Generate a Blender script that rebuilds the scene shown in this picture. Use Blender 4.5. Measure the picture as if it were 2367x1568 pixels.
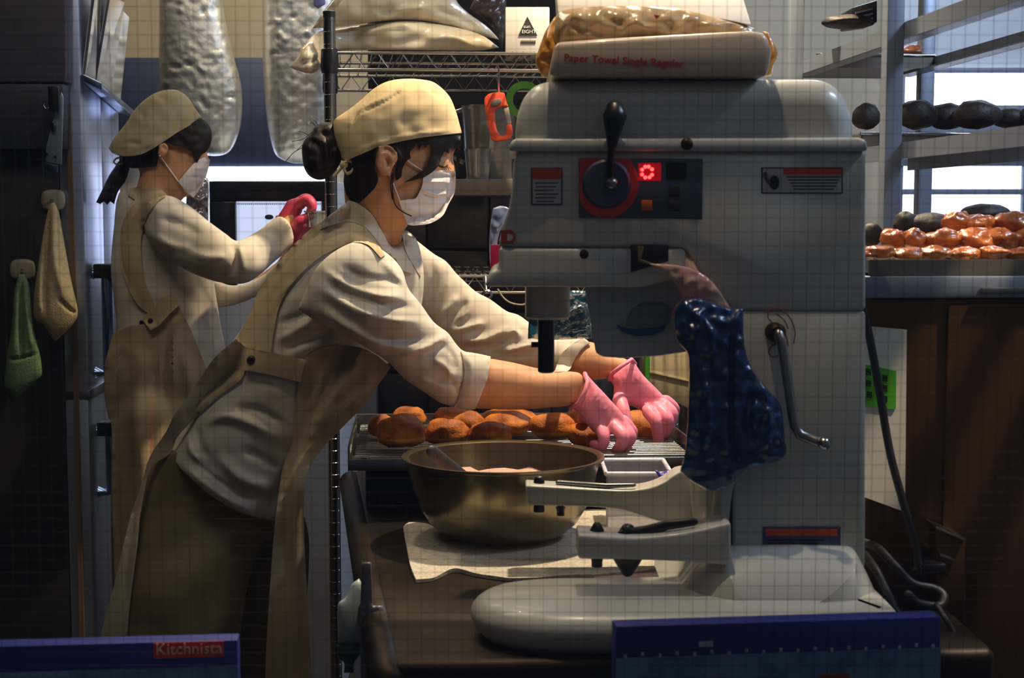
import bpy, bmesh, math, random
import numpy as np
from mathutils import Vector, Matrix, noise
from mathutils.bvhtree import BVHTree
from mathutils.geometry import delaunay_2d_cdt

for o in list(bpy.data.objects):
    bpy.data.objects.remove(o)
SC = bpy.context.scene
COL = SC.collection
random.seed(7)
rng = np.random.default_rng(11)

# ---------------------------------------------------------------- camera
FPX, CX, CY = 3400.0, 1183.5, 784.0          # focal length and centre in photo pixels
CAMZ, PITCH = 1.36, math.radians(4.94)
cam_d = bpy.data.cameras.new('camera')
cam = bpy.data.objects.new('camera', cam_d)
COL.objects.link(cam)
cam.location = (0, 0, CAMZ)
cam.rotation_euler = (math.pi/2 - PITCH, 0, 0)
cam_d.sensor_width = 36.0
cam_d.lens = 36.0*FPX/2367.0
cam_d.dof.use_dof = True
cam_d.dof.focus_distance = 2.72
cam_d.dof.aperture_fstop = 9.0
cam_d.clip_start = 0.02
SC.camera = cam

# ---------------------------------------------------------------- world, exposure
wd = bpy.data.worlds.new('dusk_street'); SC.world = wd; wd.use_nodes = True
bgn = wd.node_tree.nodes['Background']
bgn.inputs[0].default_value = (0.56, 0.69, 1.0, 1)
bgn.inputs[1].default_value = 0.05
SC.view_settings.view_transform = 'Standard'
SC.view_settings.look = 'None'
SC.view_settings.gamma = 1.0
SC.view_settings.use_curve_mapping = False
SC.view_settings.exposure = 0.0

# ---------------------------------------------------------------- lamps of the room and a fill for the rack
def spot(name, loc, target, power, color, size=60, blend=.6, radius=.03):
    d = bpy.data.lights.new(name, 'SPOT'); d.energy = power; d.color = color
    d.spot_size = math.radians(size); d.spot_blend = blend; d.shadow_soft_size = radius
    o = bpy.data.objects.new(name, d); COL.objects.link(o); o.location = loc
    o.rotation_euler = (Vector(target)-Vector(loc)).to_track_quat('-Z', 'Y').to_euler()
    return o
def area(name, loc, target, power, color, sx, sy):
    d = bpy.data.lights.new(name, 'AREA'); d.energy = power; d.color = color
    d.shape = 'RECTANGLE'; d.size = sx; d.size_y = sy
    o = bpy.data.objects.new(name, d); COL.objects.link(o); o.location = loc
    o.rotation_euler = (Vector(target)-Vector(loc)).to_track_quat('-Z', 'Y').to_euler()
    return o
WARM = (1.0, .79, .54)
COOL = (.60, .74, 1.0)
spot('ceiling_spot_work', (.36, 2.80, 2.52), (.12, 2.65, .9), 185, WARM, 90, .6, .03)
spot('ceiling_spot_aisle', (-.44, 2.74, 2.52), (-.05, 2.2, .9), 15, WARM, 105, .6, .02)
spot('ceiling_spot_mixer', (.10, 1.81, 2.52), (.22, 1.85, 1.2), 30, WARM, 60, .7, .025)
spot('ceiling_spot_cabinet', (1.3, 1.66, 2.52), (.80, 2.02, 1.0), 120, WARM, 25, .25, .03)
area('ceiling_tube_front', (-.75, 2.3, 2.55), (-.75, 2.45, 0), 5.5, (1, .88, .70), .8, .2)
area('rack_fill_right', (1.5, 1.93, 2.5), (.85, 2.6, 1.4), 20, COOL, .6, .15)  # cool fill added to brighten the rack posts
area('ceiling_tube_back', (1.2, 4.0, 2.5), (1.1, 3.7, 0), 24, COOL, 1.4, .15)
area('ceiling_tube_left', (-.6, 4.0, 2.5), (-.6, 4.3, 1.6), 14, (1, .86, .66), 1.2, .15)

# ---------------------------------------------------------------- pixel <-> place
cp, sp_ = math.cos(PITCH), math.sin(PITCH)
def W(px, py, D):
    """point of the place at distance D (along y) seen at photo pixel px, py"""
    a = (px-CX)/FPX; b = -(py-CY)/FPX
    dy = cp + b*sp_; dz = -sp_ + b*cp
    t = D/dy
    return (a*t, D, CAMZ + dz*t)
def WA(P2, D):
    P2 = np.asarray(P2, float); D = np.asarray(D, float)
    a = (P2[:, 0]-CX)/FPX; b = -(P2[:, 1]-CY)/FPX
    dy = cp + b*sp_; dz = -sp_ + b*cp
    t = D/dy
    return np.stack([a*t, np.broadcast_to(D, a.shape), CAMZ+dz*t], 1)
def XZ(px, py, D):
    w = W(px, py, D); return w[0], w[2]
def DZ(py, z):
    """distance at which a point of height z is seen on pixel row py"""
    b = -(py-CY)/FPX
    dy = cp + b*sp_; dz = -sp_ + b*cp
    return (z-CAMZ)/dz*dy

# ---------------------------------------------------------------- materials
def lin(c):
    if isinstance(c, str):
        c = [int(c[i:i+2], 16)/255 for i in (0, 2, 4)]
    return tuple(x/12.92 if x <= .04045 else ((x+.055)/1.055)**2.4 for x in c)
MATS = {}
def M(name, col, rough=.6, metal=0, var=None, bump=None, spec=.5, alpha=1, trans=0, emit=None, aniso=None, coat=0, stretch=None, col2=None, sss=0):
    if name in MATS: return MATS[name]
    m = bpy.data.materials.new(name); m.use_nodes = True
    nt = m.node_tree; b = nt.nodes['Principled BSDF']
    c = lin(col)
    b.inputs['Base Color'].default_value = (*c, 1)
    b.inputs['Roughness'].default_value = rough
    b.inputs['Metallic'].default_value = metal
    b.inputs['Specular IOR Level'].default_value = spec
    b.inputs['Alpha'].default_value = alpha
    b.inputs['Transmission Weight'].default_value = trans
    b.inputs['Coat Weight'].default_value = coat
    if sss:
        b.inputs['Subsurface Weight'].default_value = sss
        b.inputs['Subsurface Radius'].default_value = (.01, .004, .002)
    tc = None
    def coords(scale):
        nonlocal tc
        if tc is None:
            tc = nt.nodes.new('ShaderNodeTexCoord')
        mp = nt.nodes.new('ShaderNodeMapping')
        nt.links.new(tc.outputs['Object'], mp.inputs[0])
        mp.inputs['Scale'].default_value = stretch if stretch else (1, 1, 1)
        n = nt.nodes.new('ShaderNodeTexNoise'); n.inputs['Scale'].default_value = scale
        n.inputs['Detail'].default_value = 4
        nt.links.new(mp.outputs[0], n.inputs['Vector'])
        return n
    if var:
        n = coords(var[0])
        r = nt.nodes.new('ShaderNodeValToRGB')
        c2 = lin(col2) if col2 else tuple(x*(1-var[1]) for x in c)
        c1 = c if col2 else tuple(min(1, x*(1+var[1]*.6)) for x in c)
        r.color_ramp.elements[0].color = (*c2, 1); r.color_ramp.elements[0].position = .32
        r.color_ramp.elements[1].color = (*c1, 1); r.color_ramp.elements[1].position = .68
        nt.links.new(n.outputs[0], r.inputs[0]); nt.links.new(r.outputs[0], b.inputs['Base Color'])
    if bump:
        n = coords(bump[0])
        bp = nt.nodes.new('ShaderNodeBump'); bp.inputs['Strength'].default_value = bump[1]
        bp.inputs['Distance'].default_value = bump[2] if len(bump) > 2 else .002
        nt.links.new(n.outputs[0], bp.inputs['Height']); nt.links.new(bp.outputs[0], b.inputs['Normal'])
    if emit:
        b.inputs['Emission Color'].default_value = (*lin(emit[0]), 1)
        b.inputs['Emission Strength'].default_value = emit[1]
    MATS[name] = m
    return m
def clear_mat(name, tint=(.95, .95, .95), gloss=.12, rough=.1, body=0, bodycol=(.8, .8, .8), bump=None):
    """thin clear plastic or pane: lets light through, adds a sheen"""
    if name in MATS: return MATS[name]
    m = bpy.data.materials.new(name); m.use_nodes = True; nt = m.node_tree
    for n in list(nt.nodes): nt.nodes.remove(n)
    out = nt.nodes.new('ShaderNodeOutputMaterial')
    tr = nt.nodes.new('ShaderNodeBsdfTransparent'); tr.inputs[0].default_value = (*tint, 1)
    gl = nt.nodes.new('ShaderNodeBsdfGlossy'); gl.inputs['Roughness'].default_value = rough
    gl.inputs[0].default_value = (1, 1, 1, 1)
    lw = nt.nodes.new('ShaderNodeFresnel'); lw.inputs[0].default_value = 1.45
    mul = nt.nodes.new('ShaderNodeMath'); mul.operation = 'MULTIPLY'; mul.inputs[1].default_value = gloss/.04
    mul.use_clamp = True
    nt.links.new(lw.outputs[0], mul.inputs[0])
    mx = nt.nodes.new('ShaderNodeMixShader')
    nt.links.new(mul.outputs[0], mx.inputs[0])
    last = tr
    if body:
        df = nt.nodes.new('ShaderNodeBsdfDiffuse'); df.inputs[0].default_value = (*lin(bodycol), 1)
        mb = nt.nodes.new('ShaderNodeMixShader'); mb.inputs[0].default_value = body
        nt.links.new(tr.outputs[0], mb.inputs[1]); nt.links.new(df.outputs[0], mb.inputs[2]); last = mb
    nt.links.new(last.outputs[0], mx.inputs[1]); nt.links.new(gl.outputs[0], mx.inputs[2])
    if bump:
        tc = nt.nodes.new('ShaderNodeTexCoord'); n = nt.nodes.new('ShaderNodeTexNoise')
        n.inputs['Scale'].default_value = bump[0]; nt.links.new(tc.outputs['Object'], n.inputs['Vector'])
        bp = nt.nodes.new('ShaderNodeBump'); bp.inputs['Strength'].default_value = bump[1]; bp.inputs['Distance'].default_value = .01
        nt.links.new(n.outputs[0], bp.inputs['Height'])
        nt.links.new(bp.outputs[0], gl.inputs['Normal'])
    nt.links.new(mx.outputs[0], out.inputs[0])
    MATS[name] = m
    return m

# ---------------------------------------------------------------- object bookkeeping
ORG = {}
def link(o, parent=None):
    COL.objects.link(o)
    if parent: o.parent = parent
def tag(o, label, cat, group=None, kind=None):
    if label: o['label'] = label
    if cat: o['category'] = cat
    if group: o['group'] = group
    if kind: o['kind'] = kind
    return o
def thing(name, label, cat, loc, group=None):
    o = bpy.data.objects.new(name, None); link(o); o.location = loc
    o.empty_display_size = .05
    ORG[o.name] = Vector(loc)
    return tag(o, label, cat, group)
def structure(o):
    o['kind'] = 'structure'; return o
def mk(name, V, F, mat, parent=None, smooth=None, bevel=0, segs=2, mod=None):
    """one mesh object from world coordinates; its origin is its parent's, or its own base"""
    V = np.asarray(V, float).reshape(-1, 3)
    if parent is not None and parent.name.startswith('person'): V = np.maximum(V, [-9, -9, .0])
    if parent is not None:
        org = ORG[parent.name]
    else:
        lo, hi = V.min(0), V.max(0)
        org = Vector(((lo[0]+hi[0])/2, (lo[1]+hi[1])/2, lo[2]))
    me = bpy.data.meshes.new(name)
    me.from_pydata((V-np.array(org)).tolist(), [], [list(map(int, f)) for f in F])
    if bevel:
        bm = bmesh.new(); bm.from_mesh(me)
        bmesh.ops.remove_doubles(bm, verts=bm.verts, dist=1e-6)
        es = [e for e in bm.edges if len(e.link_faces) == 2 and e.calc_face_angle(0) > .5]
        bmesh.ops.bevel(bm, geom=es, offset=bevel, segments=segs, profile=.5, affect='EDGES', clamp_overlap=True)
        bm.to_mesh(me); bm.free()
    me.materials.append(mat)
    o = bpy.data.objects.new(name, me); link(o, parent)
    if parent is None: o.location = org
    ORG[o.name] = org
    if smooth is None and bevel: smooth = 40
    if smooth:
        me.polygons.foreach_set('use_smooth', [True]*len(me.polygons))
        if smooth < 180: me.set_sharp_from_angle(angle=math.radians(smooth))
    return o
def fix_normals(V, F):
    bm = bmesh.new()
    vs = [bm.verts.new(v) for v in V]
    for f in F:
        try: bm.faces.new([vs[i] for i in f])
        except ValueError: pass
    bmesh.ops.recalc_face_normals(bm, faces=bm.faces)
    bm.verts.index_update()
    V2 = np.array([v.co[:] for v in bm.verts]); F2 = [[v.index for v in f.verts] for f in bm.faces]
    bm.free()
    return V2, F2

class MB:
    def __init__(s): s.v = []; s.f = []
    def add(s, V, F):
        n = len(s.v); s.v.extend([tuple(map(float, p)) for p in V]); s.f.extend([[i+n for i in f] for f in F]); return s
    def box(s, a, b):
        (x0, y0, z0), (x1, y1, z1) = a, b
        return s.add([(x0,y0,z0),(x1,y0,z0),(x1,y1,z0),(x0,y1,z0),(x0,y0,z1),(x1,y0,z1),(x1,y1,z1),(x0,y1,z1)],
                     [(0,3,2,1),(4,5,6,7),(0,1,5,4),(1,2,6,5),(2,3,7,6),(3,0,4,7)])
    def obox(s, c, hx, hy, hz):
        c, hx, hy, hz = map(Vector, (c, hx, hy, hz)); V = []
        for sz in (-1, 1):
            for sx, sy in ((-1,-1),(1,-1),(1,1),(-1,1)): V.append(c+hx*sx+hy*sy+hz*sz)
        return s.add(V, [(0,3,2,1),(4,5,6,7),(0,1,5,4),(1,2,6,5),(2,3,7,6),(3,0,4,7)])
    def prism(s, poly, vec):
        n = len(poly); v = Vector(vec); P = [Vector(p) for p in poly]
        F = [list(range(n))[::-1], list(range(n, 2*n))]
        F += [(i, (i+1) % n, (i+1) % n+n, i+n) for i in range(n)]
        V, F = fix_normals([*P, *[p+v for p in P]], F)
        return s.add(V, F)
    def tube(s, pts, rad, n=10, cap=True, round_=False, flat=1.0):
        P = [Vector(p) for p in pts]; m = len(P)
        R = [rad]*m if np.isscalar(rad) else list(rad)
        if round_:
            d0 = (P[0]-P[1]).normalized(); d1 = (P[-1]-P[-2]).normalized(); r0, r1 = R[0], R[-1]
            r0m = r0 if np.isscalar(r0) else max(r0); r1m = r1 if np.isscalar(r1) else max(r1)
            sc = lambda r, k: r*k if np.isscalar(r) else (r[0]*k, r[1]*k)
            P = [P[0]+d0*r0m*.98, P[0]+d0*r0m*.75] + P + [P[-1]+d1*r1m*.75, P[-1]+d1*r1m*.98]
            R = [sc(r0, .2), sc(r0, .66)] + R + [sc(r1, .66), sc(r1, .2)]; m = len(P)
        up = None; V = []
        for i in range(m):
            t = (P[min(i+1, m-1)]-P[max(i-1, 0)]).normalized()
            if up is None:
                up = Vector((0, 0, 1)) if abs(t.z) < .9 else Vector((0, 1, 0))
            u = (up-t*up.dot(t)).normalized(); w = t.cross(u); up = u
            r = R[i]; ra, rb = (r, r*flat) if np.isscalar(r) else r
            for k in range(n):
                a = 2*math.pi*k/n
                V.append(P[i]+u*math.cos(a)*ra+w*math.sin(a)*rb)
        F = []
        for i in range(m-1):
            for k in range(n):
                F.append((i*n+k, i*n+(k+1) % n, (i+1)*n+(k+1) % n, (i+1)*n+k))
        if cap:
            F.append(list(range(n))[::-1]); F.append(list(range((m-1)*n, m*n)))
        F = [list(f)[::-1] for f in F]
        return s.add(V, F)
    def lathe(s, prof, c, n=32, axis='z', close=True):
        c = Vector(c); V = []; F = []; m = len(prof)
        for r, h in prof:
            for k in range(n):
                a = 2*math.pi*k/n
                if axis == 'z': V.append(c+Vector((r*math.cos(a), r*math.sin(a), h)))
                elif axis == 'y': V.append(c+Vector((r*math.cos(a), h, -r*math.sin(a))))
                else: V.append(c+Vector((h, r*math.cos(a), r*math.sin(a))))
        for i in range(m-1):
            for k in range(n):
                F.append((i*n+k, i*n+(k+1) % n, (i+1)*n+(k+1) % n, (i+1)*n+k))
        if close:
            F.append(list(range(n))[::-1]); F.append(list(range((m-1)*n, m*n)))
        return s.add(V, F)
    def ell(s, c, r, n=16, m=10, fn=None):
        c = Vector(c); V = []; F = []
        for i in range(m+1):
            th = math.pi*i/m
            for k in range(n):
                a = 2*math.pi*k/n
                d = Vector((math.sin(th)*math.cos(a), math.sin(th)*math.sin(a), math.cos(th)))
                q = fn(d) if fn else 1
                V.append(c+Vector((d.x*r[0]*q, d.y*r[1]*q, d.z*r[2]*q)))
        for i in range(m):
            for k in range(n):
                F.append((i*n+k, (i+1)*n+k, (i+1)*n+(k+1) % n, i*n+(k+1) % n))
        return s.add(V, F)
    def build(s, name, mat, parent=None, **kw):
        return mk(name, s.v, s.f, mat, parent, **kw)

# ---------------------------------------------------------------- outlines
def smooth_outline(pts, step, sharp=58):
    P = np.asarray(pts, float); n = len(P); out = []
    T = np.zeros_like(P); sh = np.zeros(n, bool)
    for i in range(n):
        a, b, c = P[i-1], P[i], P[(i+1) % n]
        d1, d2 = b-a, c-b
        ang = abs((math.degrees(math.atan2(d2[1], d2[0])-math.atan2(d1[1], d1[0]))+180) % 360-180)
        sh[i] = ang > sharp; T[i] = (c-a)/2
    for i in range(n):
        j = (i+1) % n; p, q = P[i], P[j]; L = np.linalg.norm(q-p)
        if L < 1e-6: continue
        ti = (q-p) if sh[i] else T[i]*min(1, L/max(np.linalg.norm(T[i]), 1e-6))
        tj = (q-p) if sh[j] else T[j]*min(1, L/max(np.linalg.norm(T[j]), 1e-6))
        k = max(1, int(round(L/step)))
        for u in range(k):
            s = u/k; h00 = 2*s**3-3*s*s+1; h10 = s**3-2*s*s+s; h01 = -2*s**3+3*s*s; h11 = s**3-s*s
            out.append(h00*p+h10*ti+h01*q+h11*tj)
    return np.array(out)
def inside(P, poly):
    x, y = P[:, 0], P[:, 1]; r = np.zeros(len(P), bool); n = len(poly); j = n-1
    for i in range(n):
        xi, yi = poly[i]; xj, yj = poly[j]
        c = ((yi > y) != (yj > y)) & (x < (xj-xi)*(y-yi)/(yj-yi+1e-12)+xi)
        r ^= c; j = i
    return r
def dist_poly(P, line, closed=True):
    L = np.asarray(line, float); best = np.full(len(P), 1e9); tb = np.zeros(len(P)); n = len(L)
    for i in range(n if closed else n-1):
        a, b = L[i], L[(i+1) % n]; d = b-a; q = d@d
        t = np.clip(((P-a)@d)/(q+1e-12), 0, 1)
        e = np.hypot(*(P-(a+t[:, None]*d)).T)
        m = e < best; best[m] = e[m]; tb[m] = (i+t[m])/max(1, n-1)
    return best, tb
def triangulate(out, step, rings=(1.6, 4.5)):
    lo, hi = out.min(0), out.max(0)
    gx = np.arange(lo[0]+step*.5, hi[0], step); gy = np.arange(lo[1]+step*.43, hi[1], step*.87)
    G = np.array([(x+(step/2 if j % 2 else 0), y) for j, y in enumerate(gy) for x in gx])
    pts = [out]
    nrm = np.roll(out, -1, 0)-np.roll(out, 1, 0)
    nrm = np.stack([-nrm[:, 1], nrm[:, 0]], 1); nrm /= np.linalg.norm(nrm, axis=1)[:, None]+1e-9
    if not inside(out+nrm*.3, out).mean() > .5: nrm = -nrm
    for r in rings:
        q = out+nrm*r
        d, _ = dist_poly(q, out); ok = inside(q, out) & (d > r*.85)
        pts.append(q[ok])
    if len(G):
        d, _ = dist_poly(G, out); ok = inside(G, out) & (d > (rings[-1]*1.35 if rings else step*.5))
        pts.append(G[ok])
    A = np.concatenate(pts); n = len(out)
    E = [(i, (i+1) % n) for i in range(n)]
    V, _, F, *_ = delaunay_2d_cdt([Vector(p) for p in A], E, [], 1, 1e-4)
    V = np.array([v[:] for v in V]); F = np.array([f for f in F if len(f) == 3], int)
    # orient: seen from the camera (pixel y down) -> normals towards the viewer
    a, b, c = V[F[:, 0]], V[F[:, 1]], V[F[:, 2]]
    ar = (b[:, 0]-a[:, 0])*(c[:, 1]-a[:, 1])-(b[:, 1]-a[:, 1])*(c[:, 0]-a[:, 0])
    F[ar > 0] = F[ar > 0][:, ::-1]
    keep = np.abs(ar) > 1e-6; F = F[keep]
    used = np.unique(F); mp = -np.ones(len(V), int); mp[used] = np.arange(len(used))
    return V[used], mp[F]
def boundary(F):
    from collections import Counter
    c = Counter(); d = {}
    for f in F:
        for i in range(3):
            e = (f[i], f[(i+1) % 3]); c[tuple(sorted(e))] += 1; d[tuple(sorted(e))] = e
    return [d[k] for k, v in c.items() if v == 1]
def poisson(out, g):
    lo = out.min(0)-2*g; hi = out.max(0)+2*g
    nx, ny = int((hi[0]-lo[0])/g)+2, int((hi[1]-lo[1])/g)+2
    X, Y = np.meshgrid(lo[0]+np.arange(nx)*g, lo[1]+np.arange(ny)*g)
    m = inside(np.stack([X.ravel(), Y.ravel()], 1), out).reshape(ny, nx)
    m[0] = m[-1] = False; m[:, 0] = m[:, -1] = False
    b = np.where(m, 4.0*g*g, 0.0)
    def A(u):
        r = 4*u; r[1:] -= u[:-1]; r[:-1] -= u[1:]; r[:, 1:] -= u[:, :-1]; r[:, :-1] -= u[:, 1:]
        return np.where(m, r, 0)
    u = np.zeros_like(b); r = b-A(u); p = r.copy(); rs = (r*r).sum()
    for _ in range(700):
        Ap = A(p); al = rs/((p*Ap).sum()+1e-12); u += al*p; r -= al*Ap; rn = (r*r).sum()
        if rn < 1e-5*(b*b).sum(): break
        p = r+rn/rs*p; rs = rn
    return u, lo
def bilerp(u, lo, g, P):
    q = (P-lo)/g; i = np.clip(q.astype(int), 0, [u.shape[1]-2, u.shape[0]-2]); f = q-i
    x, y = i[:, 0], i[:, 1]
    return (u[y, x]*(1-f[:, 0])*(1-f[:, 1])+u[y, x+1]*f[:, 0]*(1-f[:, 1])+u[y+1, x]*(1-f[:, 0])*f[:, 1]+u[y+1, x+1]*f[:, 0]*f[:, 1])
def depth_fn(D):
    if np.isscalar(D): return lambda P: np.full(len(P), float(D))
    C = np.asarray(D, float); X, d = C[:, :2]/100, C[:, 2]; n = len(C)
    if n == 2:
        v = X[1]-X[0]; q = v@v
        return lambda P: d[0]+(d[1]-d[0])*np.clip(((P/100-X[0])@v)/q, -.3, 1.3)
    def f(P):
        Q = P/100; r2 = ((Q[:, None]-X[None])**2).sum(2)+.16
        w = 1/r2**1.5
        return (w@d)/w.sum(1)
    return f
def crease_disp(P, creases):
    z = np.zeros(len(P))
    for pts, w, amp in creases:
        L = smooth_open(pts)
        d, t = dist_poly(P, L, False)
        z += amp*np.exp(-(d/w)**2)*np.clip(np.sin(np.pi*np.clip(t, .02, .98))*1.6, 0, 1)
    return z
def smooth_open(pts, k=6):
    P = [np.asarray(p, float) for p in pts]
    if len(P) < 3: return np.array(P)
    out = []
    for i in range(len(P)-1):
        a, b = P[i], P[i+1]; ta = (P[i+1]-P[i-1])/2 if i else b-a; tb = (P[i+2]-P[i])/2 if i+2 < len(P) else b-a
        for u in range(k):
            s = u/k; out.append((2*s**3-3*s*s+1)*a+(s**3-2*s*s+s)*ta+(-2*s**3+3*s*s)*b+(s**3-s*s)*tb)
    out.append(P[-1]); return np.array(out)
def nz(V, scale, amp):
    return np.array([noise.noise(Vector(v)*scale) for v in V])*amp
def inflate(outline, D, k=.8, cap=None, step=7, creases=(), sharp=58, rough=0, rscale=30, back=1.0, hull=None):
    """rounded body whose outline, distance and thickness are given; returns world verts, faces.
    hull: larger outline that sets the thickness, where the body ends in an open cut (brim, hem, cuff)"""
    out = smooth_outline(outline, step, sharp)
    P, F = triangulate(out, step)
    ho = smooth_outline(hull, step, sharp) if hull else out
    sz = (ho.max(0)-ho.min(0)).max(); g = max(2.0, sz/170)
    u, lo = poisson(ho, g)
    h = np.sqrt(np.maximum(bilerp(u, lo, g, P), 0))
    be = boundary(F); bv = np.unique(np.array(be))
    if hull:
        dh, _ = dist_poly(P, ho); h[dh < 1.5] = 0; h[~inside(P, ho)] = 0
    else: h[bv] = 0
    Dc = depth_fn(D)(P); h = k*h*Dc/FPX
    if cap: h = cap*np.tanh(h/cap)
    w = np.minimum(1, h/.006)
    hf = h + (crease_disp(P, creases)*w if creases else 0)
    if rough: hf = hf+nz(np.c_[P/100, np.zeros(len(P))], rscale/10, rough)*w
    Vf = WA(P, Dc-hf); Vb = WA(P, Dc+h*back)
    n = len(P); isb = np.zeros(n, bool); isb[bv] = True; isb &= h < 1e-6
    bi = np.arange(n); q = n; extra = []
    for i in range(n):
        if not isb[i]: bi[i] = q; extra.append(Vb[i]); q += 1
    V = np.concatenate([Vf, np.array(extra).reshape(-1, 3)])
    Fl = np.concatenate([F, bi[F][:, ::-1]]).tolist()
    for a, b in be:
        f = [b, a]
        if bi[a] != a: f.append(int(bi[a]))
        if bi[b] != b: f.append(int(bi[b]))
        if len(f) > 2: Fl.append([int(i) for i in f])
    return V, Fl
def bvh_of(*parts):
    V = []; F = []
    for v, f in parts:
        n = len(V); V.extend([tuple(p) for p in v]); F.extend([[i+n for i in q] for q in f])
    return BVHTree.FromPolygons(V, F)
CAMV = Vector((0, 0, CAMZ))
def drape(outline, bvh, off=.004, thick=.003, step=7, D=None, smooth_it=6, sharp=58, creases=(), maxgap=.12, rough=0):
    """a sheet of cloth lying on the surfaces below it"""
    out = smooth_outline(outline, step, sharp)
    P, F = triangulate(out, step, rings=(2.2,))
    n = len(P); d = np.full(n, np.nan); one = WA(P, np.ones(n))
    for i in range(n):
        r = (Vector(one[i])-CAMV).normalized(); hit = bvh.ray_cast(CAMV, r, 20)
        if hit[0] is not None: d[i] = hit[0].y
    base = depth_fn(D)(P) if D is not None else None
    ok = ~np.isnan(d)
    if base is not None:
        ok &= np.abs(np.where(ok, d, 0)-base) < maxgap
        d = np.where(ok, d, base)
    else:
        idx = np.where(ok)[0]
        for i in np.where(~ok)[0]:
            j = idx[np.argmin(((P[idx]-P[i])**2).sum(1))]; d[i] = d[j]
    nb = [set() for _ in range(n)]
    for a, b, c in F: nb[a] |= {b, c}; nb[b] |= {a, c}; nb[c] |= {a, b}
    nb = [list(s) for s in nb]
    d0 = d.copy()
    for _ in range(smooth_it):
        s = np.array([d[q].mean() for q in nb]); d = np.minimum(.5*d+.5*s, d0+.0015)
    front = d-off-(crease_disp(P, creases) if creases else 0)
    if rough: front = front+nz(np.c_[P/100, np.zeros(n)], 3, rough)
    Vf = WA(P, front); Vb = WA(P, front+thick)
    Fl = F.tolist()+[[i+n for i in f[::-1]] for f in F.tolist()]
    for a, b in boundary(F): Fl.append([b, a, a+n, b+n])
    return np.concatenate([Vf, Vb]), Fl
def remesh(parts, voxel=.006, smooth_it=4, fac=.5):
    V = []; F = []
    for v, f in parts:
        n = len(V); V.extend([tuple(p) for p in v]); F.extend([[i+n for i in q] for q in f])
    me = bpy.data.meshes.new('tmp'); me.from_pydata(V, [], F)
    o = bpy.data.objects.new('tmp', me); COL.objects.link(o)
    r = o.modifiers.new('r', 'REMESH'); r.mode = 'VOXEL'; r.voxel_size = voxel
    if smooth_it:
        s = o.modifiers.new('s', 'SMOOTH'); s.iterations = smooth_it; s.factor = fac
    dg = bpy.context.evaluated_depsgraph_get(); e = o.evaluated_get(dg); m = e.to_mesh()
    v = np.zeros(len(m.vertices)*3); m.vertices.foreach_get('co', v)
    f = [list(p.vertices) for p in m.polygons]
    e.to_mesh_clear(); bpy.data.objects.remove(o); bpy.data.meshes.remove(me)
    return v.reshape(-1, 3), f
def T(pts, rad, n=12, **kw):
    """closed tapered limb; pts are (px, py, D), radii in metres"""
    b = MB(); b.tube([W(*p) for p in pts], rad, n, round_=True, **kw); return b.v, b.f
def text(s, size, mat, parent, o, right, up, name='lettering', extr=.0004, shear=0, align='LEFT', spacing=1.0, bold=0):
    """flat print: o is the left end of the base line"""
    c = bpy.data.curves.new('t', 'FONT'); c.body = s; c.size = size; c.extrude = extr; c.align_x = align
    c.shear = shear; c.offset = bold; c.space_character = spacing; c.resolution_u = 3
    ob = bpy.data.objects.new('t', c); COL.objects.link(ob)
    dg = bpy.context.evaluated_depsgraph_get(); m = bpy.data.meshes.new_from_object(ob.evaluated_get(dg))
    r = Vector(right).normalized(); u = (Vector(up)-r*r.dot(Vector(up))).normalized(); w = r.cross(u)
    V = [Vector(o)+r*v.co.x+u*v.co.y+w*v.co.z for v in m.vertices]; F = [list(p.vertices) for p in m.polygons]
    bpy.data.objects.remove(ob); bpy.data.curves.remove(c); bpy.data.meshes.remove(m)
    return mk(name, V, F, mat, parent)
def pprism(outline, D, depth, smooth=False, step=8, sharp=58):
    """solid with the side view given in pixels at distance D, running straight back"""
    o = smooth_outline(outline, step, sharp) if smooth else np.asarray(outline, float)
    P = WA(o, np.full(len(o), D)); b = MB(); b.prism(P, (0, depth, 0)); return b
def loft(rings):
    """closed solid through rings of equal vertex count"""
    n = len(rings[0]); V = [tuple(p) for r in rings for p in r]; F = []
    for i in range(len(rings)-1):
        for k in range(n): F.append([i*n+k, i*n+(k+1) % n, (i+1)*n+(k+1) % n, (i+1)*n+k])
    F.append(list(range(n))[::-1]); F.append(list(range((len(rings)-1)*n, len(rings)*n)))
    V, F = fix_normals(V, F); b = MB(); b.add(V, F); return b
def shrink(P, d, up_only=False):
    """move a closed 2-D outline inwards by d"""
    P = np.asarray(P, float); t = np.roll(P, -1, 0)-np.roll(P, 1, 0)
    nrm = np.stack([t[:, 1], -t[:, 0]], 1); nrm /= np.linalg.norm(nrm, axis=1)[:, None]+1e-9
    if inside(P+nrm*1e-4, P).mean() < .5: nrm = -nrm
    if up_only: nrm[:, 1] = np.minimum(nrm[:, 1], 0)
    return P+nrm*d
def rprism(outline, D, depth, r, n=7, up_only=False, step=10, sharp=58):
    """like pprism with its near and far edges rounded by r"""
    o = smooth_outline(outline, step, sharp); Q = WA(o, np.full(len(o), D))[:, [0, 2]]; R = []
    th = [math.pi/2*i/n for i in range(n+1)]
    for t in th:
        S = shrink(Q, r*(1-math.sin(t)), up_only); R.append([(x, D+r*(1-math.cos(t)), z) for x, z in S])
    for t in th[::-1]:
        S = shrink(Q, r*(1-math.sin(t)), up_only); R.append([(x, D+depth-r*(1-math.cos(t)), z) for x, z in S])
    return loft(R)
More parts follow.
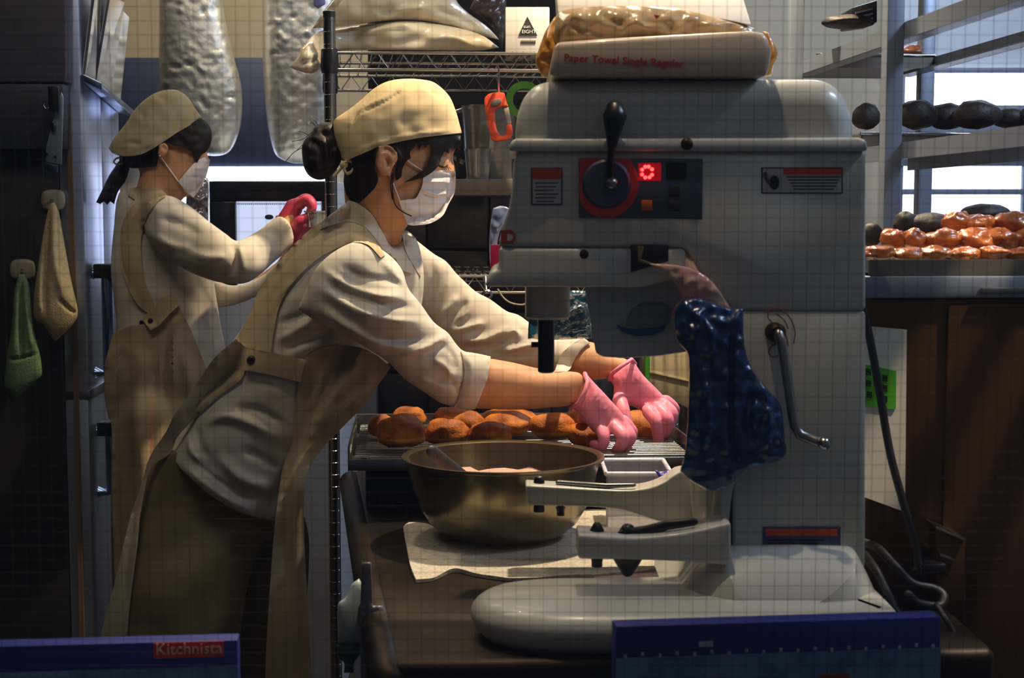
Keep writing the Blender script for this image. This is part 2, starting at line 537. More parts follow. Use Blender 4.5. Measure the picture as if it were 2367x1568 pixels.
# ---------------------------------------------------------------- the materials in use
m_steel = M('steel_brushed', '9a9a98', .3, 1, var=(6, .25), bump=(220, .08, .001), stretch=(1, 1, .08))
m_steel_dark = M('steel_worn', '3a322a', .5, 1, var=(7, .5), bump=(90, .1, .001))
m_chrome = M('chrome_wire', 'b9b7b2', .2, 1)
m_enamel = M('mixer_enamel', 'b9b9b1', .34, 0, var=(5, .08), bump=(160, .03, .0006), coat=.15)
m_black = M('black_plastic', '121216', .35, 0, var=(20, .2))
m_blackrub = M('black_rubber', '171513', .5, 0, var=(30, .3))
m_cloth = M('cream_cotton', 'c8bfb0', .92, 0, var=(14, .1), bump=(900, .25, .0006), spec=.15)
m_apron = M('beige_apron', 'b39f7e', .92, 0, var=(10, .12), bump=(1100, .3, .0006), spec=.15)
m_cap = M('beige_cap', 'b9a680', .92, 0, var=(10, .1), bump=(1000, .3, .0006), spec=.15)
m_pants = M('khaki_trousers', '82704a', .92, 0, var=(9, .12), bump=(900, .25, .0006), spec=.15)
m_skin = M('skin', 'c9936a', .55, 0, var=(30, .1), spec=.35, sss=.08)
m_hair = M('black_hair', '1b120e', .5, 0, var=(60, .5), bump=(420, .6, .001), stretch=(1, 1, .15), spec=.3)
m_mask = M('white_mask', 'e6dcd6', .9, 0, var=(40, .05), bump=(700, .15, .0005), spec=.1)
m_glove = M('pink_glove', 'f08ba0', .42, 0, var=(20, .12), bump=(120, .3, .001), spec=.4)
m_glove2 = M('red_glove', 'c8425a', .45, 0, var=(20, .2), bump=(120, .3, .001), spec=.4)
m_button = M('dark_button', '2c2415', .4, .3)
# ================================================================ the room
m_floor = M('floor_vinyl', '3a3530', .45, 0, var=(3, .3))
m_wall = M('wall_beige', '978b74', .8, 0, var=(2, .08), bump=(60, .1, .001))
m_wallcool = M('wall_white', 'b8bcc0', .7, 0, var=(2, .06))
m_navy = M('navy_panel', '2b3550', .55, 0, var=(4, .15))
m_ceil = M('ceiling_paint', 'a39c90', .9, 0, var=(2, .05))
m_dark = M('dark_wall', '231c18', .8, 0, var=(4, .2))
structure(MB().box((-2.1, 1.40, -.05), (2.4, 4.8, 0)).build('floor', m_floor))
structure(MB().box((-2.1, 1.40, 2.62), (2.4, 4.8, 2.7)).build('ceiling', m_ceil))
structure(MB().box((-2.1, 4.7, 0), (2.4, 4.8, 2.62)).build('wall_back', m_wall))
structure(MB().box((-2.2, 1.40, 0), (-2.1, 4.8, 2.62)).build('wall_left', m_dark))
structure(MB().box((2.4, 1.40, 0), (2.5, 4.8, 2.62)).build('wall_right', m_wallcool))
wf = MB()
wf.box((-2.1, 1.44, 0), (2.4, 1.52, .70)); wf.box((-2.1, 1.44, 2.25), (2.4, 1.52, 2.62))
wf.box((-2.1, 1.44, .70), (-.95, 1.52, 2.25)); wf.box((1.15, 1.44, .70), (2.4, 1.52, 2.25))
structure(wf.build('wall_front', m_dark))
structure(MB().box((-.95, 1.44, .70), (1.15, 1.71, .725)).build('window_sill_1', m_dark, bevel=.004))
# wired glass of the shop window: pane, frame, embedded wire
win = structure(bpy.data.objects.new('window_1', None)); link(win); win.location = (.1, 1.48, .725); ORG[win.name] = Vector(win.location)
MB().box((-.93, 1.478, .74), (1.13, 1.484, 2.23)).build('pane', clear_mat('wired_glass', (.985, .99, .99), .035, .02), win)
fr = MB()
for a, b in (((-.95, 1.46, .725), (1.15, 1.50, .75)), ((-.95, 1.46, 2.22), (1.15, 1.50, 2.25)), ((-.95, 1.46, .75), (-.92, 1.50, 2.22)), ((1.12, 1.46, .75), (1.15, 1.50, 2.22))):
    fr.box(a, b)
fr.build('window_frame', m_steel_dark, win, bevel=.003)
wm = MB(); sp = .01393; t = .00013
for i in range(int(2.04/sp)):
    x = -.915+i*sp; wm.box((x-t, 1.4806, .752), (x+t, 1.4812, 2.218))
for i in range(int(1.46/sp)):
    z = .755+i*sp; wm.box((-.918, 1.4808, z-t), (1.118, 1.4813, z+t))
w = wm.build('wire_mesh', M('glass_wire', '3c3a36', .5, .6), win); w['kind'] = 'stuff'

# back wall panels and the bright window under them
def wallbox(px0, py0, px1, py1, D0, D1):
    x0, z1 = XZ(px0, py0, D0); x1, z0 = XZ(px1, py1, D0)
    return MB().box((x0, D0, z0), (x1, D1, z1))
structure(wallbox(120, 133, 760, 384, 4.66, 4.70).build('trim_1', m_navy, bevel=.004))
m_glow = M('glow_pane', 'dfe6ff', .4, emit=('d7e0ff', 3.2))
m_glow2 = M('bright_pane', 'e6eeff', .4, emit=('dce8ff', 2.6))
m_frame = M('window_frame_paint', '6a6f7c', .5, 0, var=(6, .15))
def window(n, px0, py0, px1, py1, D, mat, bars=(), fw=10):
    w = structure(bpy.data.objects.new('window_%d' % n, None)); link(w)
    c = W((px0+px1)/2, py1, D); w.location = c; ORG[w.name] = Vector(c)
    wallbox(px0, py0, px1, py1, D, D+.012).build('pane', mat, w)
    for (a, b, c_, d) in ((px0-fw, py0-fw, px1+fw, py0), (px0-fw, py1, px1+fw, py1+fw), (px0-fw, py0, px0, py1), (px1, py0, px1+fw, py1)):
        wallbox(a, b, c_, d, D-.02, D+.03).build('window_frame', m_frame, w, bevel=.003)
    for (a, b, c_, d) in bars:
        wallbox(a, b, c_, d, D-.025, D-.002).build('glazing_bar', m_frame, w, bevel=.003)
    return w
window(2, 330, 385, 765, 640, 4.62, m_glow, fw=3)  # lower pane added unseen behind the oven to brighten the fridge door
window(3, 2085, 168, 2520, 560, 4.6, m_glow2, bars=((2085, 243, 2520, 384), (2085, 437, 2520, 450), (2366, 384, 2378, 560)), fw=12)
window(4, 1000, 219, 1118, 262, 4.62, m_glow2, fw=5)
structure(wallbox(2060, -120, 2600, 160, 4.65, 4.70).build('trim_2', m_wallcool, bevel=.004))

# half-height partition with dark tiles behind the bench
part = MB().box((-.36, 3.62, 0), (.47, 3.72, 1.42)); wt = structure(part.build('wall_partition', m_dark))
m_tile = M('dark_tile', '2c2d38', .3, 0, var=(8, .2))
tile_me = None; ts = .152
for r in range(5):
    for c in range(5):
        x0 = -.36+c*ts; z0 = .66+r*ts
        b = MB().box((x0+.003, 3.611, z0+.003), (x0+ts-.003, 3.621, z0+ts-.003))
        if tile_me is None:
            o = b.build('tile', m_tile, wt, bevel=.002); tile_me = o.data; base = (x0, z0)
        else:
            o = bpy.data.objects.new('tile', tile_me); link(o, wt); o.location = (x0-base[0], 0, z0-base[1])
structure(wallbox(818, 860, 870, 1000, 3.55, 3.60).build('trim_3', M('grey_strip', '8a93a6', .5)))
# dark recess above the partition
structure(MB().box((-.36, 3.72, 1.42), (.47, 3.76, 1.95)).build('wall_recess', m_dark))
# ================================================================ planetary mixer
MXD = 1.90                                           # distance of its near side
mx = thing('planetary_mixer', 'large grey enamelled stand mixer with red display, standing on the bench', 'mixer', (.2, 2.0, .82))
m_grey = M('mixer_panel', '4a4d5e', .4, 0, var=(8, .1))
m_redp = M('red_panel', 'c63a2c', .5)
m_orange = M('orange_print', 'c4481f', .6)
m_white_st = M('sticker_white', 'b7b5ae', .6)
m_inkk = M('black_ink', '1c1a1c', .7)
m_bluest = M('sticker_blue', '3d4468', .5)
rprism([(1192, 330), (1192, 292), (1200, 250), (1217, 214), (1247, 190), (1300, 181), (1600, 180), (1890, 179), (1928, 188), (1957, 215), (1976, 260), (1986, 330)], MXD, .25, .036, 8, True).build('head_cover', m_enamel, mx, smooth=50)
pprism([(1176, 350), (1178, 331), (1190, 320), (1985, 318), (2004, 324), (2008, 349)], MXD-.010, .27).build('cover_lip', m_enamel, mx, bevel=.006, segs=3)
pprism([(1205, 348), (1187, 366), (1183, 440), (1176, 482), (1160, 528), (1154, 556), (1153, 572), (1585, 574), (1640, 660), (1690, 720), (2003, 720), (2003, 348)], MXD, .25).build('head_housing', m_enamel, mx, bevel=.012, segs=3)
pprism([(1153, 573), (1154, 622), (1134, 628), (1118, 663), (1480, 665), (1585, 640), (1585, 575)], MXD-.002, .25).build('head_skirt', m_enamel, mx, bevel=.008, segs=3)
# column: front slide and side cover with a dark joint between
pprism([(1632, 640), (1700, 640), (1700, 1326), (1650, 1326), (1636, 1220), (1632, 1100)], MXD+.022, .20).build('column_slide', m_enamel, mx, bevel=.01, segs=3)
pprism([(1692, 719), (2003, 719), (2001, 1318), (1985, 1326), (1692, 1324)], MXD, .25).build('column_cover', m_enamel, mx, bevel=.006, segs=2)
pprism([(1687, 815), (1692, 815), (1692, 1316), (1687, 1316)], MXD-.0015, .02).build('column_joint', m_black, mx)
# base with a rounded foot
def plan(pts, z0, z1):
    b = MB(); b.prism([(x, y, z0) for x, y in pts], (0, 0, z1-z0)); return b
foot = [(.06, 1.745), (.005, 1.758), (-.035, 1.79), (-.052, 1.835), (-.05, 1.875), (-.028, 1.915), (.01, 1.94), (.06, 1.952), (.2, 1.96), (.24, 2.0), (.26, 2.12), (.47, 2.16), (.485, 1.9), (.485, 1.76), (.44, 1.742)]
fo = smooth_outline(np.array(foot)*1000, 14, 58)/1000
R_ = [[(x, y, .822) for x, y in shrink(fo, .016)], [(x, y, .832) for x, y in shrink(fo, .006)], [(x, y, .846) for x, y in fo]]
for i in range(1, 8):
    t = math.pi/2*i/7; R_.append([(x, y, .848+.026*math.sin(t)) for x, y in shrink(fo, .034*(1-math.cos(t)))])
loft(R_).build('base', m_enamel, mx, smooth=50)
rprism([(1560, 1425), (1600, 1390), (1645, 1335), (1690, 1305), (2003, 1305), (2030, 1340), (2058, 1400), (2066, 1425)], MXD-.10, .36, .09, 8, True).build('base_shoulder', m_enamel, mx, smooth=50)
# yoke between column and arms
rprism([(1700, 1075), (1668, 1100), (1655, 1150), (1650, 1230), (1660, 1315), (1700, 1330)], MXD-.005, .27, .02, 6).build('bowl_yoke', m_enamel, mx, smooth=50)
# two bowl arms, near and far
def arm(out, D, dep):
    a = pprism(out, D, dep, True, 14, 40).build('bowl_arm', m_enamel, mx, bevel=.004, segs=3); return a
far = arm([(1214, 1122), (1285, 1126), (1440, 1134), (1500, 1128), (1540, 1112), (1568, 1092), (1660, 1080), (1690, 1120), (1690, 1240), (1560, 1215), (1500, 1199), (1437, 1180), (1351, 1172), (1219, 1169)], 2.17, .05)
near = arm([(1336, 1236), (1466, 1243), (1580, 1232), (1690, 1208), (1690, 1309), (1566, 1299), (1336, 1293)], 1.83, .06)
def pin(px, py0, py1, D, w0, w1, parent, name='arm_pin'):
    x, z1 = XZ(px, py0, D); _, z0 = XZ(px, py1, D); s = D/FPX/2
    MB().lathe([(0, z0), (w1*s, z0), (w1*s, z0+(z1-z0)*.5), (w0*s, z1-.002), (w0*s*.6, z1)], (x, D, 0), 16).build(name, m_black, parent, smooth=40)
pin(1246, 1101, 1126, 2.195, 20, 26, far); pin(1301, 1112, 1126, 2.195, 18, 22, far, 'arm_bolt')
pin(1246, 1166, 1183, 2.195, 24, 26, far, 'arm_bolt'); pin(1296, 1170, 1192, 2.195, 24, 18, far, 'arm_bolt')
pin(1380, 1208, 1243, 1.86, 18, 34, near); pin(1451, 1212, 1244, 1.86, 26, 42, near, 'arm_bolt')
pin(1380, 1290, 1310, 1.86, 28, 26, near, 'arm_bolt')
x, z = XZ(1451, 1296, 1.86)
MB().lathe([(.003, z-.021), (.006, z-.019), (.012, z-.010), (.02, z+.004), (.02, z+.01)], (x, 1.86, 0), 16).build('locating_cone', m_black, near, smooth=40)
MB().tube([W(1440, 1238, 1.855), W(1490, 1230, 1.853), (W(1540, 1215, 1.85)), W(1605, 1207, 1.845)], [.008, .008, .0065, .005], 10, round_=True, flat=.6).build('clamp_lever', m_black, near, smooth=60)
MB().tube([W(1290, 1116, 2.19), W(1400, 1124, 2.18), W(1466, 1122, 2.178)], [.004, .004, .003], 8, round_=True).build('clamp_lever', m_steel, far, smooth=60)
# drive hub and beater shaft
x, zt = XZ(1266, 664, 2.03); _, zb = XZ(1266, 737, 2.03)
MB().lathe([(.028, zb), (.031, zb+.003), (.031, zt+.01)], (x, 2.03, 0), 28).build('drive_hub', m_enamel, mx, smooth=40)
_, zs = XZ(1266, 862, 2.03)
sh = MB().lathe([(.009, zs), (.0115, zs+.002), (.0115, zb+.002)], (x-.002, 2.03, 0), 20).build('beater_shaft', m_black, mx, smooth=40)
MB().tube([W(1228, 797, 2.03), W(1250, 797, 2.03)], .004, 10).build('drive_pin', m_steel_dark, sh, smooth=40)
# splash guard under the head
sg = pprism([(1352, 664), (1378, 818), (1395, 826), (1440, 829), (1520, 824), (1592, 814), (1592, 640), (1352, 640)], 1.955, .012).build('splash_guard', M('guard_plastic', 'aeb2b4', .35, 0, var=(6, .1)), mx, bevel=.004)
pprism([(1425, 752), (1437, 768), (1470, 778), (1510, 776), (1535, 765), (1541, 752), (1520, 760), (1480, 763), (1450, 760)], 1.948, .012).build('guard_shadow', M('shadow_blue', '1d4f86', .4), sg, bevel=.0015)  # bluish shadow crescent of the guard, built as a raised strip
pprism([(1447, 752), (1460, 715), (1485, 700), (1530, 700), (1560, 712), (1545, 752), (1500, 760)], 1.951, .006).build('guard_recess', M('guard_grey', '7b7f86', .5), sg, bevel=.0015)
pprism([(1458, 566), (1545, 566), (1545, 604), (1458, 630)], MXD-.004, .01).build('speed_slot', m_black, mx, bevel=.001)
pprism([(1474, 570), (1490, 570), (1482, 600), (1520, 612), (1520, 617), (1474, 606)], MXD-.014, .01).build('slot_lever', M('brass', '9b8654', .35, 1), mx, bevel=.0015)
# control panel
D1 = MXD-.004
cp_ = pprism([(1338, 365), (1625, 367), (1624, 508), (1338, 503)], D1, .006).build('control_panel', m_grey, mx, bevel=.0015)
ring = smooth_outline([(1339, 366), (1455, 366), (1472, 400), (1476, 435), (1462, 472), (1430, 498), (1395, 504), (1355, 488), (1340, 460)], 6)
pprism(ring, D1-.002, .003).build('speed_ring', m_redp, cp_, bevel=.0006)
xd, zd = XZ(1402, 425, D1-.005)
MB().lathe([(.0, -.004), (.028, -.004), (.0315, .0), (.0315, .004)], (xd, D1-.004, zd), 36, axis='y').build('speed_dial', M('dial_blue', '3c3d55', .5, 0, var=(9, .1)), cp_, smooth=40)
xh, zh = XZ(1412, 424, D1-.01)
MB().ell((xh, D1-.013, zh), (.009, .012, .009)).build('dial_hub', m_steel, cp_, smooth=180)
lev = MB().tube([W(1412, 424, D1-.014), W(1411, 380, D1-.016), W(1413, 335, D1-.018)], [.0048, .0042, .004], 10).build('speed_lever', m_steel_dark, mx, smooth=60)
MB().tube([W(1415, 340, D1-.018), W(1416, 320, D1-.018), W(1419, 290, D1-.019), W(1421, 268, D1-.019), W(1421, 258, D1-.019)], [.0062, .0085, .0125, .0155, .0135], 18, round_=True).build('lever_knob', m_black, lev, smooth=180)
m_led = M('red_led', 'ff2a22', .4, emit=('ff3030', 9))
m_leddim = M('display_window', '5a0d14', .3, emit=('ff1020', .25))
pprism([(1476, 377), (1528, 377), (1528, 418), (1476, 418)], D1-.0015, .002).build('display', m_leddim, cp_)
led = MB()
for a in (30, 75, 110, 155, 205, 250, 295, 330):
    c = W(1496+13*math.cos(math.radians(a)), 398-13*math.sin(math.radians(a)), D1-.003); led.ell(c, (.0023, .001, .0023), 10, 6)
led.build('display_digit', m_led, cp_, smooth=180)
pprism([(1540, 376), (1587, 376), (1587, 416), (1540, 416)], D1-.0015, .002).build('display', m_inkk, cp_)
for (a, b, c_, d), m in (((1482, 463, 1508, 488), M('orange_key', 'c25a1c', .4)), ((1547, 428, 1572, 455), m_inkk), ((1547, 463, 1572, 488), m_inkk)):
    pprism([(a, b), (c_, b), (c_, d), (a, d)], D1-.003, .004).build('key', m, cp_, bevel=.001)
x, z = XZ(1588, 333, MXD-.012)
MB().ell((x, MXD-.010, z), (.008, .006, .008)).build('cover_screw', m_steel_dark, mx, smooth=180)
x, z = XZ(1350, 588, MXD-.002)
MB().ell((x, MXD-.002, z), (.006, .004, .006)).build('cover_screw', m_steel_dark, mx, smooth=180)
# stickers
def sticker(px0, py0, px1, py1, body, head=None, hy=None, lines=(), x0l=None, name='warning_sticker', edge=None):
    s = pprism([(px0, py0), (px1, py0), (px1, py1), (px0, py1)], MXD-.0014, .0016).build(name, edge or body, mx)
    if edge: pprism([(px0+3, py0+3), (px1-3, py0+3), (px1-3, py1-3), (px0+3, py1-3)], MXD-.0018, .001).build('sticker_face', body, s)
    if head: pprism([(head[0], head[1]), (head[2], head[1]), (head[2], head[3]), (head[0], head[3])], MXD-.0022, .001).build('sticker_header', m_orange, s)
    b = MB()
    for (a, y, c_) in lines:
        w = pprism([(a, y), (c_, y), (c_, y+2.6), (a, y+2.6)], MXD-.0022, .0008); b.add(w.v, w.f)
    if lines: b.build('print_lines', m_inkk, s)
    return s
sticker(1228, 388, 1300, 474, m_white_st, (1230, 390, 1298, 415), lines=[(1236+3*(i % 2), 422+i*8.5, 1290-5*(i % 3)) for i in range(6)], edge=m_inkk)
s = sticker(1760, 387, 1948, 448, m_white_st, (1811, 389, 1946, 404), lines=[(1818+4*i, 408+i*7, 1944-4*i) for i in range(5)], edge=m_inkk)
MB().ell(W(1790, 422, MXD-.003), (.0065, .001, .009), 14, 8).build('pictogram', m_inkk, s, smooth=180)
MB().tube([W(1768, 398, MXD-.003), W(1771, 412, MXD-.003), W(1779, 424, MXD-.003)], .002, 6).build('pictogram', M('purple_ink', '5b3556', .6), s)
sticker(1763, 1218, 1943, 1293, m_bluest, (1771, 1224, 1936, 1239), lines=[(1774, 1248+i*7, 1905-12*(i % 3)) for i in range(6)])
x, z = XZ(1174, 548, MXD-.002)
rs = pprism([(1158, 533), (1180, 531), (1190, 538), (1192, 552), (1186, 563), (1158, 564)], MXD-.0018, .002).build('stop_sticker', M('red_sticker', 'a8342c', .5), mx)
pprism(smooth_outline([(1173, 540), (1184, 544), (1186, 550), (1180, 557), (1172, 556)], 3), MXD-.0026, .001).build('sticker_face', m_white_st, rs)
# crank handle and the drawn arrow
x, z = XZ(1796, 770, MXD-.02)
MB().lathe([(0, -.022), (.008, -.022), (.0125, -.016), (.0125, .02)], (x, MXD, z), 24, axis='y').build('crank_boss', m_steel_dark, mx, smooth=40)
ck = MB().tube([W(1800, 772, MXD-.024), W(1808, 800, MXD-.028), W(1822, 900, MXD-.028), W(1836, 985, MXD-.028), W(1850, 1006, MXD-.03), W(1880, 1018, MXD-.034), W(1900, 1024, MXD-.04)], [.0065, .0065, .006, .0062, .0068, .0072, .0075], 14, round_=True).build('bowl_crank', m_steel, mx, smooth=60)
MB().ell(W(1905, 1026, MXD-.05), (.0085, .0085, .0085)).build('crank_ball', m_chrome, ck, smooth=180)
m_redink = M('red_ink', '8e3440', .6)
ar = MB()
for pl in ([(1775, 735), (1776, 720), (1790, 713), (1812, 720), (1830, 742), (1838, 770), (1834, 795)], [(1775, 735), (1785, 746), (1800, 752), (1815, 770), (1822, 800)], [(1795, 726), (1812, 740), (1822, 760)], [(1800, 792), (1784, 800), (1777, 814), (1786, 825), (1802, 822)]):
    L = smooth_open(pl); ar.tube([W(p[0], p[1], MXD-.0008) for p in L], .0008, 5)
ar.build('arrow_mark', m_redink, mx)

# paper towel pack lying on the mixer, and the white pack on top of it
m_pack = M('towel_film', 'c8b39c', .32, 0, var=(9, .1), coat=.4)
m_packend = M('film_orange', 'c98a32', .3, 0, var=(14, .35), coat=.5, bump=(40, .6, .004))
pk = thing('paper_towel_pack', 'film-wrapped paper towel pack with red lettering lying on the mixer', 'paper towels', W(1520, 178, 2.0))
pkb = pprism([(1268, 176), (1283, 97), (1400, 88), (1735, 70), (1772, 76), (1786, 120), (1776, 176)], 1.885, .22).build('wrapped_stack', m_pack, pk, bevel=.008, segs=3)
pkv, pkf = inflate([(1255, 180), (1238, 145), (1250, 100), (1264, 66), (1283, 38), (1300, 60), (1310, 110), (1300, 177)], 1.98, .9, .06, 6, rough=.004, rscale=60, creases=[([(1260, 70), (1275, 110), (1285, 170)], 5, .004), ([(1245, 140), (1270, 130), (1300, 120)], 5, -.004)])
mk('wrapper_end', pkv, pkf, m_packend, pk, smooth=180)
pkv, pkf = inflate([(1764, 72), (1778, 78), (1793, 108), (1798, 128), (1788, 150), (1784, 174), (1764, 178)], 1.98, .9, .06, 5, rough=.003, rscale=60)
mk('wrapper_end', pkv, pkf, m_packend, pk, smooth=180)
pkv, pkf = inflate([(1278, 100), (1284, 40), (1300, 24), (1337, 17), (1440, 12), (1573, 20), (1660, 42), (1745, 66), (1740, 84), (1500, 96), (1300, 108)], 1.97, .9, .07, 8, rough=.006, rscale=40, creases=[([(1440, 75), (1470, 48), (1490, 62), (1540, 66)], 7, .008), ([(1310, 40), (1350, 70), (1430, 78)], 8, -.006), ([(1600, 62), (1700, 50), (1740, 62)], 6, .006), ([(1380, 30), (1420, 50), (1450, 60)], 6, -.005)])
mk('loose_film', pkv, pkf, M('film_cream', 'c6a87c', .22, 0, var=(10, .2), coat=.6, bump=(30, .5, .004)), pk, smooth=180)
a, b = Vector(W(1303, 141, 1.883)), Vector(W(1592, 156, 1.883))
text('Paper Towel Single Regular', .0128, M('red_print', 'a8203e', .6), pk, a, b-a, (0, 0, 1), spacing=1.06, bold=.00035)
pprism([(1512, 34), (1526, 36), (1518, 44)], 1.93, .004).build('print_mark', M('red_print', 'b03a4e', .6), pk)
wpb = pprism([(1290, 24), (1290, -60), (1560, -90), (1738, -60), (1739, 58), (1600, 22), (1430, 8)], 1.955, .06)
z0 = min(p[2] for p in wpb.v); wpb.v = [(x, y+(z-z0)*1.5, z) for x, y, z in wpb.v]
wp = wpb.build('paper_stack', M('paper_white', 'e2d8ca', .8, 0, var=(6, .05)), None, bevel=.004)
tag(wp, 'white folded paper stack leaning on top of the towel pack', 'paper')
# ================================================================ work bench
TZ = .82
bench = thing('work_bench', 'long stainless steel work bench with rolled front edge', 'work bench', (.3, 2.3, 0))
top = [(-.145, 1.725), (.60, 1.78), (.60, 1.985), (.492, 1.985), (.45, 3.05), (-.335, 3.05)]
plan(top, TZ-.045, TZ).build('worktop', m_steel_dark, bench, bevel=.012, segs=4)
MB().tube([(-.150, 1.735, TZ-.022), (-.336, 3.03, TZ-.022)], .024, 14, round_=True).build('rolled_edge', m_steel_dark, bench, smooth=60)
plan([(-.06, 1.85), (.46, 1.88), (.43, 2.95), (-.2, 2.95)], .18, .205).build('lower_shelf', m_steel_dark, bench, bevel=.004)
for (x, y) in ((-.095, 1.82), (.555, 1.84), (-.26, 2.95), (.42, 2.98)):
    MB().tube([(x, y, 0), (x, y, TZ-.04)], .021, 16).build('leg', m_steel, bench, smooth=40)

# terry cloth under the bowl
cl = [(932, 1222), (945, 1213), (985, 1216), (1060, 1235), (1200, 1225), (1335, 1185), (1450, 1190), (1560, 1225), (1560, 1312), (1500, 1324), (1400, 1332), (1300, 1338), (1180, 1342), (1100, 1332), (1050, 1322), (1000, 1342), (962, 1346), (950, 1318), (940, 1270)]
out = smooth_outline(cl, 9); P, F = triangulate(out, 11, rings=(4,))
Dp = np.array([DZ(y, TZ+.002) for _, y in P]); V = WA(P, Dp)
d, _ = dist_poly(P, out)
V[:, 2] = TZ+.004+np.maximum(0, .5+.5*np.array([noise.noise(Vector((p[0]/45, p[1]/18, 3))) for p in P]))*.004*np.clip(1-d/40, 0, 1)
n = len(V); Vb = V.copy(); Vb[:, 2] = TZ+.0008
Fl = F.tolist()+[[i+n for i in f[::-1]] for f in F.tolist()]+[[b, a, a+n, b+n] for a, b in boundary(F)]
tow = mk('terry_cloth', np.concatenate([V, Vb]), Fl, M('terry', 'c9c1b2', .95, 0, var=(160, .25), bump=(420, .8, .003)), smooth=60)
tag(tow, 'crumpled white terry cloth under the steel bowl', 'cloth')
BX, BZ = XZ(1163, 1057, 2.40)
# steel mixing bowl
bowl = thing('mixing_bowl', 'large stainless steel mixing bowl standing on the white cloth', 'bowl', (BX, 2.40, TZ+.008))
R = 237*2.40/FPX; b0 = TZ+.009; H = BZ-b0
prof = [(0, 0), (.088, 0), (.104, .006), (.122, .022), (.138, .048), (.150, .08), (.156, .11), (.158, H-.004), (R-.004, H-.001), (R, H), (R, H+.003), (R-.005, H+.0035), (.1555, H), (.1535, .11), (.147, .08), (.135, .05), (.119, .025), (.10, .009), (.085, .004), (0, .004)]
MB().lathe([(r, b0+z) for r, z in prof], (BX, 2.40, 0), 64, close=False).build('shell', M('bowl_steel', '8d8269', .27, .95, var=(3, .15), bump=(70, .05, .0008)), bowl, smooth=50)
MB().lathe([(r*.985, BZ+.0026) for r, z in ((0, 0),)], (BX, 2.40, 0), 3, close=False)
fl = MB(); ns = 40
def fz(r, a): return BZ-.046+.012*noise.noise(Vector((r*22*math.cos(a), r*22*math.sin(a), 1)))+.010*noise.noise(Vector((r*50*math.cos(a), r*50*math.sin(a), 5)))
Vv = [(BX, 2.40, fz(0, 0))]; Ff = []
for i in range(1, 15):
    for k in range(ns):
        a = 2*math.pi*k/ns; r = .1485*i/14
        Vv.append((BX+r*math.cos(a), 2.40+r*math.sin(a), fz(r, a)))
for k in range(ns): Ff.append((0, 1+k, 1+(k+1) % ns))
for i in range(13):
    for k in range(ns): Ff.append((1+i*ns+k, 1+(i+1)*ns+k, 1+(i+1)*ns+(k+1) % ns, 1+i*ns+(k+1) % ns))
fm = mk('filling', Vv, Ff, M('pink_filling', 'd3a090', .5, 0, var=(40, .15)), smooth=180)
tag(fm, 'pale pink filling inside the steel bowl', 'filling')
sp = thing('spatula', 'grey rubber spatula with holed handle leaning in the bowl', 'spatula', W(1060, 1088, 2.40))
MB().tube([W(998, 1044, 2.37), W(1020, 1062, 2.385), W(1060, 1092, 2.40), W(1090, 1120, 2.41)], [(.011, .006), (.011, .006), (.010, .005), (.012, .005)], 14, round_=True).build('handle', M('spatula_grey', '2b2725', .5), sp, smooth=60)
MB().lathe([(.0035, -.0008), (.0065, -.0008), (.0065, .0008), (.0035, .0008)], W(1013, 1054, 2.368), 16, axis='y', close=False).build('hanging_ring', m_steel, sp, smooth=40)

# cooling tray with its wire grid, raised on a crate
TRZ = .922; x0, x1, y0, y1 = -.292, .335, 2.605, 3.03
yaw = lambda x, y: (x-.075*(y-2.6), y+.05*(x-0))
def tb(b, a, c, e=0):
    (xa, ya, za), (xb, yb, zb) = a, c
    P = [yaw(xa, ya), yaw(xb, ya), yaw(xb, yb), yaw(xa, yb)]
    b.prism([(p[0], p[1], za) for p in P], (0, 0, zb-za)); return b
tray = thing('cooling_tray', 'wide metal baking tray with wire grid holding brown buns', 'tray', (0, 2.8, TRZ-.02))
tm = MB(); tb(tm, (x0, y0, TRZ-.022), (x1, y1, TRZ-.018)); tm.build('tray_bottom', M('tray_black', '1d1916', .6, 0, var=(9, .3)), tray)
for a, c in (((x0, y0, TRZ-.022), (x1, y0+.006, TRZ-.002)), ((x0, y1-.004, TRZ-.022), (x1, y1, TRZ+.022)), ((x0, y0, TRZ-.022), (x0+.004, y1, TRZ+.022)), ((x1-.004, y0, TRZ-.022), (x1, y1, TRZ+.022))):
    tb(MB(), a, c).build('tray_rim', m_steel, tray, bevel=.0015)
gr = thing('wire_grid', 'fine parallel wire cooling grid under the brown buns', 'grid', (0, 2.8, TRZ-.004))
nw = 23
wire_me = None
for i in range(nw):
    y = y0+.014+(y1-y0-.028)*i/(nw-1)
    a, c = yaw(x0+.012, y), yaw(x1-.012, y)
    b = MB().tube([(a[0], a[1], TRZ), (c[0], c[1], TRZ)], .0013, 6); b.build('wire', m_chrome, gr, smooth=60)
for x in (x0+.03, -.02, x1-.03):
    a, c = yaw(x, y0+.01), yaw(x, y1-.01)
    MB().tube([(a[0], a[1], TRZ-.004), (c[0], c[1], TRZ-.004)], .003, 6).build('cross_bar', m_chrome, gr, smooth=60)
cr = thing('bread_crate', 'dark low crate carrying the cooling tray', 'crate', (0, 2.8, TZ))
for a, c in (((x0+.03, y0+.05, TZ+.001), (x1-.03, y0+.06, TRZ-.024)), ((x0+.03, y1-.06, TZ+.001), (x1-.03, y1-.05, TRZ-.024)), ((x0+.03, y0+.06, TZ+.001), (x0+.04, y1-.06, TRZ-.024)), ((x1-.04, y0+.06, TZ+.001), (x1-.03, y1-.06, TRZ-.024))):
    tb(MB(), a, c).build('side_panel', m_blackrub, cr, bevel=.002)

